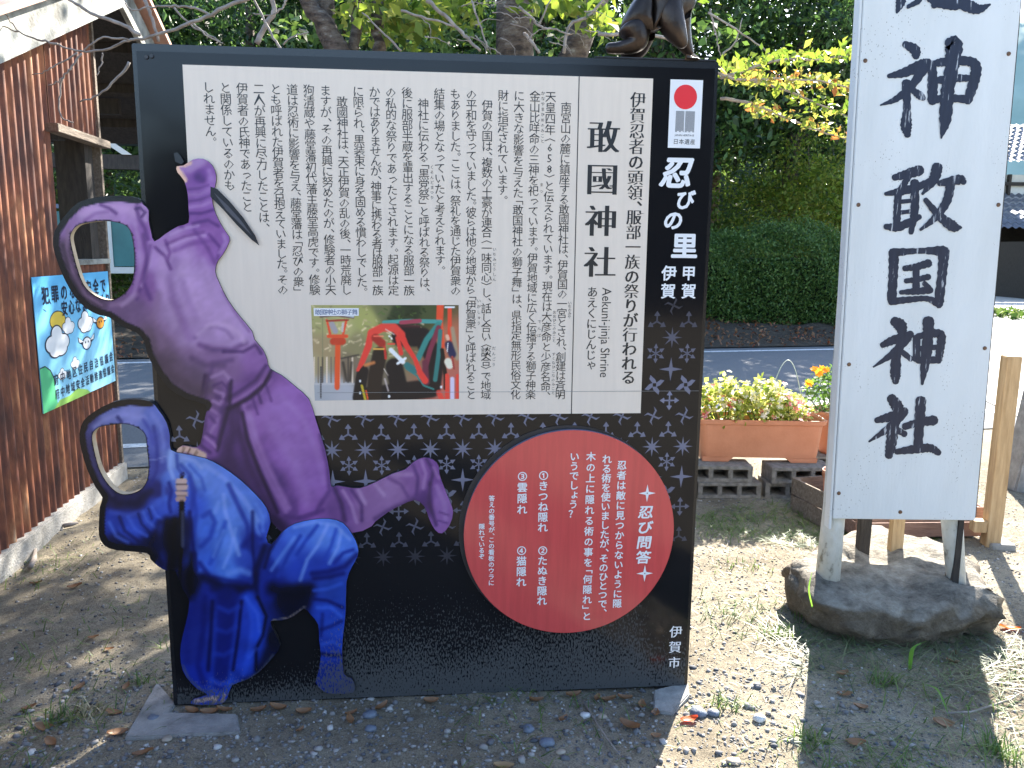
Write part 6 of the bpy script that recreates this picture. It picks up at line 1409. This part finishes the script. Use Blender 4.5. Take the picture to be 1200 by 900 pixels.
# ================================================================== CHERRY TREE BEHIND THE BOARD
ch = empty('cherry_tree', (.0, 5.6, 0)); tag(ch, 'grey barked cherry tree with bare and leafy limbs behind the information board', 'tree')
def A(px, py, Y): q = atY(px, py, Y); return Vector((q[0] - .0, q[1] - 5.6, q[2]))
def wob(pts, k=5, amp=.02):
    C = catmull([tuple(p) for p in pts], k); return [Vector(c) + Vector((random.uniform(-amp, amp), random.uniform(-amp, amp), random.uniform(-amp, amp))) for c in C]
def limb(name, pts, r0, r1, n=9, amp=.015, m=m_bark):
    P = wob(pts, 5, amp); R_ = [r0 + (r1 - r0) * i / (len(P) - 1) for i in range(len(P))]
    mb = MB(); mb.tube(P, R_, n, jit=.07); return mb.build(name, m, ch, smooth=True)
limb('trunk', [A(600, 600, 5.6) + Vector((0, 0, -.3)), A(602, 300, 5.6), A(602, 60, 5.6), A(604, -60, 5.6), A(595, -260, 5.7)], .165, .085, 14, .006)
limb('limb', [A(594, 330, 5.6), A(520, 230, 5.6), A(400, 70, 5.6), A(380, 0, 5.6), A(365, -120, 5.6)], .11, .045)
limb('limb', [A(520, 235, 5.55), A(440, 140, 5.5), A(398, 58, 5.5), A(362, 0, 5.5), A(330, -60, 5.5)], .08, .045)
limb('limb', [A(594, 260, 5.6), A(640, 140, 5.7), A(672, 60, 5.75), A(700, 0, 5.8), A(750, -120, 5.9)], .12, .06)
limb('limb', [A(400, 90, 5.6), A(416, 58, 5.6), A(415, 0, 5.65), A(418, -80, 5.7)], .04, .03)
limb('limb', [A(450, 120, 5.6), A(446, 60, 5.6), A(444, 20, 5.6), A(452, -60, 5.6)], .05, .04)
def twigs(pts, r0, r1, amp=.004, name='branch'): return limb(name, pts, r0 * .75, r1 * .75, 6, amp, m_twig)
T_ = lambda L_, Y: [A(x, y, Y) for x, y in L_]
# bare branches across the top left
twigs(T_([(400, -70), (350, -25), (285, 0), (240, 20), (205, 33), (170, 45), (150, 47), (125, 58), (95, 61), (68, 52)], 3.6), .013, .005)
twigs(T_([(165, 41), (140, 28), (112, 18), (90, 5), (70, -10)], 3.6), .012, .008)
twigs(T_([(68, 52), (45, 46), (22, 38), (0, 30)], 3.6), .007, .003); twigs(T_([(22, 38), (10, 22), (0, 8)], 3.6), .004, .002)
twigs(T_([(150, 46), (122, 44), (106, 52), (98, 60)], 3.55), .006, .004)
twigs(T_([(152, 73), (138, 90), (120, 108), (95, 120)], 3.4), .008, .004)
twigs(T_([(96, 62), (85, 78), (74, 90), (70, 106), (70, 130), (76, 140), (86, 143)], 3.5), .006, .003); twigs(T_([(74, 90), (64, 98), (55, 100)], 3.5), .005, .002)
twigs(T_([(90, 62), (70, 74), (52, 84), (38, 88)], 3.5), .005, .002); twigs(T_([(121, 62), (118, 76), (113, 90)], 3.5), .005, .003)
twigs(T_([(250, 18), (228, 10), (205, 7), (180, 8), (155, 12), (146, 4)], 3.9), .009, .004); twigs(T_([(225, 26), (240, 40), (262, 52)], 3.9), .006, .003)
twigs(T_([(205, 10), (222, 28), (240, 38), (258, 49)], 4.2), .007, .004); twigs(T_([(170, 0), (178, 22), (186, 48)], 4.3), .012, .01)
twigs(T_([(310, -20), (322, 10), (312, 28), (300, 52)], 4.6), .016, .02); twigs(T_([(330, 60), (318, 40), (300, 5), (290, -20)], 4.4), .010, .007); twigs(T_([(335, 0), (330, 10), (316, 18), (296, 16)], 4.5), .008, .004)
twigs(T_([(332, 52), (345, 42), (362, 38), (350, 34)], 4.6), .006, .003)
# limbs and twigs above the middle
twigs(T_([(500, 0), (525, 22), (545, 42), (562, 60)], 4.6), .016, .011); twigs(T_([(470, 12), (500, 22), (530, 30), (550, 48)], 4.8), .010, .006)
twigs(T_([(552, 0), (560, 22), (566, 40), (572, 58)], 4.9), .009, .006); twigs(T_([(608, 8), (622, 20), (634, 32), (648, 34), (668, 40)], 4.7), .012, .006); twigs(T_([(614, 38), (622, 48), (632, 62)], 4.7), .012, .01)
twigs(T_([(660, 62), (668, 30), (690, 18), (712, -5)], 4.9), .014, .010); twigs(T_([(632, 30), (640, 10), (650, -10)], 4.8), .007, .005); twigs(T_([(470, 60), (450, 40), (425, 15)], 4.9), .01, .006)
for k in range(26):
    x = random.uniform(480, 700); y = random.uniform(5, 55); Y = random.uniform(4.6, 5.4); a = random.uniform(-.9, .9)
    twigs(T_([(x, y), (x + 18 * math.cos(a), y + 14 * math.sin(a)), (x + 34 * math.cos(a + .3), y + 26 * math.sin(a + .3))], Y), .005, .002)
# branches reaching out to the right between the two boards
rb = [[(700, 40), (780, 45), (850, 90), (905, 92), (960, 95), (1010, 108)], [(845, 92), (880, 80), (915, 70), (960, 70), (1005, 62)], [(845, 115), (880, 122), (915, 135), (950, 150), (1000, 165)], [(860, 92), (900, 100), (950, 118), (1000, 140)], [(830, 15), (870, 40), (905, 65), (915, 74)], [(845, 66), (862, 48), (870, 22)], [(832, 10), (840, 45), (845, 66)]]
for i, p in enumerate(rb): twigs(T_(p, 4.3 + .12 * i), .013 if i < 4 else .008, .004)
def spray(L_, Y, n, size, m, name='leaves', sp=14, spY=.25):
    C = []
    L_ = np.array(L_, float)
    for _ in range(n):
        i = random.randrange(len(L_) - 1); t = random.random(); p = L_[i] + (L_[i + 1] - L_[i]) * t
        C.append(A(p[0] + random.gauss(0, sp), p[1] + random.gauss(0, sp * .6), Y + random.gauss(0, spY)))
    return leaves(name, np.array([tuple(c) for c in C]), size, m, ch, aspect=.55, up=.6)
spray([(855, 88), (905, 92), (960, 95), (1015, 108)], 4.5, 340, .048, l_autumn, sp=9); spray([(850, 80), (915, 68), (960, 68), (1010, 60)], 4.5, 260, .050, l_sun, sp=9); spray([(880, 122), (915, 135), (1000, 160)], 4.6, 170, .046, l_autumn, sp=8); spray([(900, 100), (1005, 140)], 4.6, 120, .048, l_sun, sp=9)
spray([(420, 10), (470, 15), (500, 30), (540, 10)], 5.6, 480, .095, l_sun, sp=16); spray([(395, 10), (440, 40), (500, 45)], 6.3, 220, .09, l_sun, sp=18); spray([(620, 8), (690, 8), (700, 40)], 5.2, 170, .085, l_sun, sp=12); spray([(470, 45), (560, 45), (650, 50)], 6.5, 160, .08, l_mid, sp=18); spray([(720, 20), (860, 40)], 6.5, 120, .08, l_mid, sp=16); spray([(340, 30), (400, 50)], 6.0, 90, .08, l_mid, sp=16)
# the crown above the frame, which dapples the ground on the left
Cc, cc = clumps((.55, 3.0, 4.9), (1.5, 1.3, 1.0), 60, 70, .25, .1)
Cc2, _c2 = clumps((-.6, 4.6, 5.2), (2.0, 1.3, 1.0), 40, 45, .22, .2); Cc = np.concatenate([Cc, Cc2])
Cc = Cc[(Cc[:, 2] > 3.95)]
leaves('crown', Cc, .10, l_sun, ch, aspect=.55, up=.6)
for k in range(14):
    e = cc[k]; limb('branch', [A(random.choice([592, 380, 700]), -150, 5.7), Vector((e[0] * .5, e[1] * .6, 3.9)), Vector(e)], .035, .01, 6)

# ================================================================== GROUND DETAIL
def footing(px_list, name, label):
    pts = [gnd(*p) for p in px_list]; mb = MB(); mb.prism([(p[0], p[1]) for p in pts], -.04, .006, lambda a, b_, d: (a, b_, d)); o = mb.build(name, m_conc, bevel=.004); return tag(o, label, 'slab')
footing([(146, 866), (282, 860), (278, 838), (200, 836), (206, 826), (184, 800)], 'concrete_slab', 'concrete footing slab showing at the lower left corner of the information board')
footing([(766, 834), (788, 838), (808, 815), (806, 800), (766, 810)], 'concrete_slab', 'concrete footing slab showing at the lower right corner of the information board')

def on_road(x, y): return y > road_y(x, NEAR0) - .05
def scatter(n, x0, x1, y0, y1, dens=None):
    out = []
    while len(out) < n:
        x = rng.uniform(x0, x1); y = y0 + (y1 - y0) * rng.random() ** 1.3
        if on_road(x, y): continue
        if dens is not None and rng.random() > dens(x, y): continue
        out.append((x, y))
    return np.array(out)
# gravel
ico = bmesh.new(); bmesh.ops.create_icosphere(ico, subdivisions=1, radius=1); IV = np.array([v.co[:] for v in ico.verts]); IF = np.array([[v.index for v in f.verts] for f in ico.faces]); ico.free()
def pebbles(name, P, smin, smax, m, label, power=3):
    n = len(P); s = smin + (smax - smin) * rng.random(n) ** power
    z = gheight(P[:, 0], P[:, 1])
    V = IV[None] * (1 + rng.uniform(-.42, .30, (n, len(IV), 1))) * s[:, None, None] * rng.uniform([.7, .7, .4], [1.3, 1.3, .8], (n, 1, 3))
    V[:, :, 0] += P[:, 0][:, None]; V[:, :, 1] += P[:, 1][:, None]; V[:, :, 2] += (z + s * .18)[:, None]
    F = (IF[None] + (np.arange(n) * len(IV))[:, None, None]).reshape(-1, 3)
    return tag(link(name, np_mesh(name, V.reshape(-1, 3), faces3=F), m), label, 'gravel', kind='stuff')
m_peb, N, L, b = new_mat('gravel_mix'); g = N.new('ShaderNodeNewGeometry'); r = ramp(N, [(0, (.07, .075, .085)), (.3, (.14, .14, .145)), (.6, (.22, .21, .195)), (.93, (.30, .285, .265)), (1, (.5, .49, .47))]); L.new(g.outputs['Random Per Island'], r.inputs[0]); L.new(r.outputs[0], b.inputs['Base Color']); b.inputs['Roughness'].default_value = .85
near_board = lambda x, y: 1.0 if (y < 2.7 and -1.5 < x < .8) else .45
pebbles('gravel', scatter(26000, -3.0, 3.2, 1.7, 5.6, near_board), .002, .0085, m_peb, 'loose grey gravel scattered over the dirt')
pebbles('gravel', scatter(9000, .6, 2.8, 1.7, 4.0), .0018, .006, m_peb, 'fine grit on the sunlit dirt between the signs')
pebbles('gravel', scatter(3200, -1.6, 1.3, 1.75, 2.75), .004, .015, m_peb, 'coarser grey stones at the foot of the information board', 4)
# straw and clipped dry grass
def blades(name, P, lmin, lmax, wdt, m, label, tilt=1.2, cat='grass', z0=.0):
    n = len(P); z = gheight(P[:, 0], P[:, 1]) + z0; a = rng.uniform(0, 2 * PI, n); el_ = rng.uniform(.02, tilt, n); Ln = rng.uniform(lmin, lmax, n)
    d = np.stack([np.cos(a) * np.cos(el_), np.sin(a) * np.cos(el_), np.sin(el_)], 1); sd = np.stack([-np.sin(a), np.cos(a), 0 * a], 1) * wdt
    B0 = np.stack([P[:, 0], P[:, 1], z], 1); Mi = B0 + d * Ln[:, None] * .55 + np.array([0, 0, 1]) * (Ln * .08)[:, None]; dd = d.copy(); dd[:, 2] *= .25; Tp = Mi + dd * Ln[:, None] * .5
    V = np.stack([B0 - sd, B0 + sd, Mi - sd * .8, Mi + sd * .8, Tp], 1).reshape(-1, 3); k = np.arange(n) * 5
    F = np.concatenate([np.stack([k, k + 1, k + 3], 1), np.stack([k, k + 3, k + 2], 1), np.stack([k + 2, k + 3, k + 4], 1)])
    return tag(link(name, np_mesh(name, V, faces3=F), m), label, cat, kind='stuff')
right = lambda x, y: (.9 if x > .7 else .22) * (.35 + .65 * float(vnoise(np.array([x]), np.array([y]), 2.5, 30)[0]))
blades('straw', scatter(5200, -2.4, 3.4, 1.75, 5.6, right), .012, .045, .0011, l_straw, 'short dry straw strewn over the ground', .35, z0=.002)
gm = lambda x, y: max(0, float(vnoise(np.array([x]), np.array([y]), 1.9, 31)[0]) - .52) * 3 * (1.0 if x > .8 else .35)
blades('grass', scatter(4500, -2.4, 3.4, 1.75, 5.4, gm), .02, .09, .0018, l_grass, 'patchy low green grass in the dirt', .9)
clip_ = lambda x, y: (1.0 if (1.0 < x < 2.02 and 2.62 + .06 * math.sin(x * 7) < y < 3.02) else .18 if (1.0 < x < 2.2 and 2.2 < y < 2.7) else 0)
blades('cut_grass', scatter(1000, .95, 2.3, 2.2, 3.1, clip_), .05, .17, .0018, leaf_mat('cut_grass', [(.05, .08, .035), (.11, .15, .06), (.20, .22, .11)], .3), 'heap of cut grass lying round the front of the boulder', .25, z0=.006)
cl2 = lambda x, y: 1.0 if (x - 1.6) ** 2 / .3 + (y - 4.3) ** 2 / .12 < 1 else 0
blades('cut_grass', scatter(1200, .9, 2.3, 3.8, 4.8, cl2), .04, .12, .0018, l_grass, 'mown grass lying in front of the concrete blocks', .3, z0=.004)
tuft = lambda cx0, cy0, rad: (lambda x, y: 1.0 if (x - cx0) ** 2 + (y - cy0) ** 2 < rad ** 2 else 0)
def tuft_at(px, py, n, rad, lmax, label, m=l_grass):
    q = gnd(px, py); P = np.stack([rng.normal(q[0], rad, n), rng.normal(q[1], rad * .7, n)], 1)
    return blades('grass_tuft', P, lmax * .4, lmax, .0022, m, label, 1.25)
tuft_at(70, 845, 60, .045, .11, 'ragged grass tuft at the lower left'); tuft_at(100, 838, 50, .04, .09, 'dry grass tuft at the lower left', l_straw)
tuft_at(165, 798, 24, .016, .07, 'small bright green weed beside the footing slab'); tuft_at(1180, 885, 120, .06, .12, 'sunlit grass tuft in the lower right corner')
tuft_at(950, 868, 50, .03, .09, 'grass tuft between the boulder shadow and the sun'); tuft_at(1035, 802, 45, .03, .10, 'green tuft in front of the boulder'); tuft_at(850, 825, 60, .05, .06, 'low grass by the right corner of the information board')
tuft_at(640, 600, 1, .01, .01, 'x') if False else None
tuft_at(915, 745, 70, .03, .07, 'weeds at the left foot of the boulder'); tuft_at(1110, 830, 30, .12, .13, 'scattered green grass blades in front of the boulder'); tuft_at(870, 665, 60, .07, .05, 'sparse grass between the two signs')
# the tall bright blade in front of the boulder
def big_blade(p0, p1, p2, wdt, label):
    pts = catmull([p0, p1, p2], 8); V = []; n = len(pts)
    for i, p in enumerate(pts):
        wv = wdt * math.sin(PI * min(.97, .25 + .75 * i / (n - 1))) ; V += [(p[0] - wv, p[1], p[2]), (p[0], p[1] + wv * .3, p[2] - wv * .2), (p[0] + wv, p[1], p[2])]
    F = [(3 * i + k, 3 * i + k + 1, 3 * i + k + 4, 3 * i + k + 3) for i in range(n - 1) for k in (0, 1)]
    tag(MB().add(V, F).build('grass_blade', l_bright, fix=False, smooth=True), label, 'grass blade')
l_bright = leaf_mat('grass_bright', [(.10, .26, .03), (.16, .34, .04)], .5)
q0 = gnd(1066, 785); big_blade(tuple(q0), tuple(atY(1070, 760, q0[1] + .01)), tuple(atY(1086, 751, q0[1] + .04)), .008, 'single bright green grass blade standing in front of the boulder')
q0 = gnd(1112, 845); q1 = gnd(1085, 808); big_blade((q1[0], q1[1], .02), ((q0[0] + q1[0]) / 2, (q0[1] + q1[1]) / 2, .05), (q0[0], q0[1], .015), .005, 'long green grass blade bending down to the right in front of the boulder')
q0 = atY(952, 712, 2.98); big_blade(tuple(q0), tuple(atY(948, 690, 2.97)), tuple(atY(952, 668, 2.99)), .0032, 'yellowish grass blade leaning against the left end of the boulder')

# fallen leaves: each its own thing, the ones that can be told apart in the photo
def dead_leaf(px, py, size, rz, label, curl=.3, m=l_dead, grp='fallen leaves on the ground'):
    q = gnd(px, py); V = []; n = 7
    for i in range(n):
        t = i / (n - 1); wv = size * .28 * math.sin(PI * min(.98, .04 + t * .94)) ** .8
        for s in (-1, -.5, 0, .5, 1): V.append(((t - .5) * size, s * wv, curl * size * (s * s) * .35 + curl * size * (t - .5) ** 2 * 1.2 + .002))
    F = [(i * 5 + k, i * 5 + k + 1, (i + 1) * 5 + k + 1, (i + 1) * 5 + k) for i in range(n - 1) for k in range(4)]
    o = MB().add(V, F).build('fallen_leaf', m, fix=False, smooth=True); o.location = (q[0], q[1], gz(q[0], q[1]) + .003); o.rotation_euler = (random.uniform(-.25, .25), random.uniform(-.25, .25), rz)
    tag(o, label, 'leaf', grp)
FB = 'curled brown leaf along the foot of the information board'
for (px, py, s, rz) in [(672, 815, .055, .3), (700, 818, .04, 1.2), (714, 820, .05, .1), (732, 818, .05, .0), (752, 826, .05, 1.4), (738, 852, .075, -.7), (768, 838, .05, 1.3), (660, 845, .045, .9), (768, 862, .035, .2), (628, 824, .05, .3), (505, 825, .05, .1), (448, 830, .05, .8), (412, 838, .04, .5), (410, 845, .045, 2.0), (356, 836, .05, .2), (325, 832, .055, .1), (303, 834, .05, .4), (262, 834, .05, .1), (245, 836, .055, .2), (225, 834, .05, -.2), (352, 858, .03, .9)]:
    dead_leaf(px, py, s, rz, FB, .45)
FL = 'dry brown leaf on the gravel left of the information board'
for (px, py, s, rz) in [(88, 690, .06, .4), (148, 805, .04, 1.5), (137, 858, .06, .6), (168, 884, .06, .2), (132, 835, .055, .0), (52, 852, .06, .1), (34, 828, .045, .5), (110, 752, .04, .2), (128, 765, .035, .1), (93, 806, .05, 1.3), (42, 684, .05, .3), (60, 870, .05, -.5)]:
    dead_leaf(px, py, s, rz, FL)
FR = 'brown leaf on the shaded dirt in front of the boulder'
for (px, py, s, rz) in [(987, 793, .06, .5), (1008, 830, .055, .1), (1105, 848, .07, -.1), (1003, 872, .06, -.3), (990, 815, .05, -.2), (1118, 775, .06, .0), (1120, 765, .05, 1.2)]:
    dead_leaf(px, py, s, rz, FR)
dead_leaf(808, 843, .06, .2, 'bright red orange leaf on the sunlit gravel by the right foot of the information board', .3, leaf_mat('leaf_red', [(.55, .07, .02), (.6, .12, .02)], .35), None)
dead_leaf(1184, 738, .075, -.6, 'bright orange leaf beside the right end of the boulder', .3, leaf_mat('leaf_orange', [(.62, .12, .02), (.6, .17, .02)], .35), None)
dead_leaf(590, 898, .06, .1, 'pale tan leaf at the bottom edge of the picture', .3, leaf_mat('leaf_tan', [(.35, .22, .10), (.4, .27, .14)], .3), None)

ORD = 'leftmost second third fourth fifth sixth seventh eighth ninth tenth eleventh twelfth thirteenth fourteenth fifteenth sixteenth seventeenth eighteenth nineteenth twentieth'.split()
for base in (FB, FL, FR):
    gl = sorted([o for o in COL.objects if o.get('label') == base], key=lambda o: o.location.x / o.location.y)
    for i, o in enumerate(gl):
        o['label'] = (base + ', ' + (ORD[i] if i == 0 else ORD[i] + ' from the left' if i < len(gl) - 1 else 'rightmost'))
def stone(px, py, s, label, c, seed, flat=.55):
    q = gnd(px, py); m = bpy.data.materials.get(c) ; o = small_rock('stone', q[0], q[1], gz(q[0], q[1]) + s * .25, s, s * .85, s * flat, seed, m, 2); tag(o, label, 'stone')
m_s1 = mat('blue_grey_stone', [(.3, (.10, .12, .16)), (.7, (.17, .20, .25))], .7, 30, 4, .3); m_s2 = mat('white_stone', [(.3, (.5, .5, .48)), (.7, (.66, .66, .64))], .6, 20, 4, .2); m_s3 = mat('tan_stone', [(.3, (.30, .25, .19)), (.7, (.40, .34, .27))], .7, 20, 4, .2)
stone(434, 839, .024, 'rounded blue grey stone under the blue figure foot', 'blue_grey_stone', 3); stone(434, 856, .018, 'small angular grey stone below the rounded blue grey one', 'blue_grey_stone', 4)
stone(686, 838, .018, 'white pebble below the red disc', 'white_stone', 6); stone(706, 839, .016, 'tan pebble beside the white one', 'tan_stone', 7); stone(641, 872, .024, 'square dark grey stone at the lower middle', 'blue_grey_stone', 8); stone(657, 881, .014, 'small tan stone beside the square dark one', 'tan_stone', 9)
stone(818, 834, .032, 'grey stone at the sunlit right corner of the information board', 'blue_grey_stone', 10); stone(836, 834, .022, 'smaller grey stone just right of the corner stone', 'blue_grey_stone', 11); stone(890, 842, .024, 'pale stone in the grass right of the information board', 'white_stone', 12); stone(196, 866, .018, 'flat tan stone in front of the left footing slab', 'tan_stone', 13, .3); stone(180, 842, .022, 'grey stone resting on the left footing slab', 'blue_grey_stone', 14); stone(860, 893, .022, 'flat pale stone at the bottom right of the board shadow', 'tan_stone', 15, .35); stone(933, 778, .02, 'flat grey stone at the shadow edge left of the boulder', 'blue_grey_stone', 16, .3); stone(620, 858, .02, 'bluish stone below the middle of the board', 'blue_grey_stone', 17)
def stick(pts, r, label):
    P = [gnd(*p) for p in pts]; P = [(p[0], p[1], gz(p[0], p[1]) + .008 + r) for p in P]; mb = MB(); mb.tube(P, [r] * (len(P) - 1) + [r * .5], 6); tag(mb.build('stick', m_twig, smooth=True), label, 'stick')
stick([(683, 823), (697, 845), (712, 868), (727, 888)], .0028, 'thin pale stalk lying below the quiz disc'); stick([(36, 668), (40, 660), (42, 648)], .014, 'short broken stick leaning by the shed footing')
stick([(1108, 838), (1140, 836), (1185, 820), (1200, 812)], .004, 'long dry stalk crossing the boulder shadow at the right'); stick([(75, 622), (84, 620), (92, 618)], .012, 'grey stick lying near the shed footing')
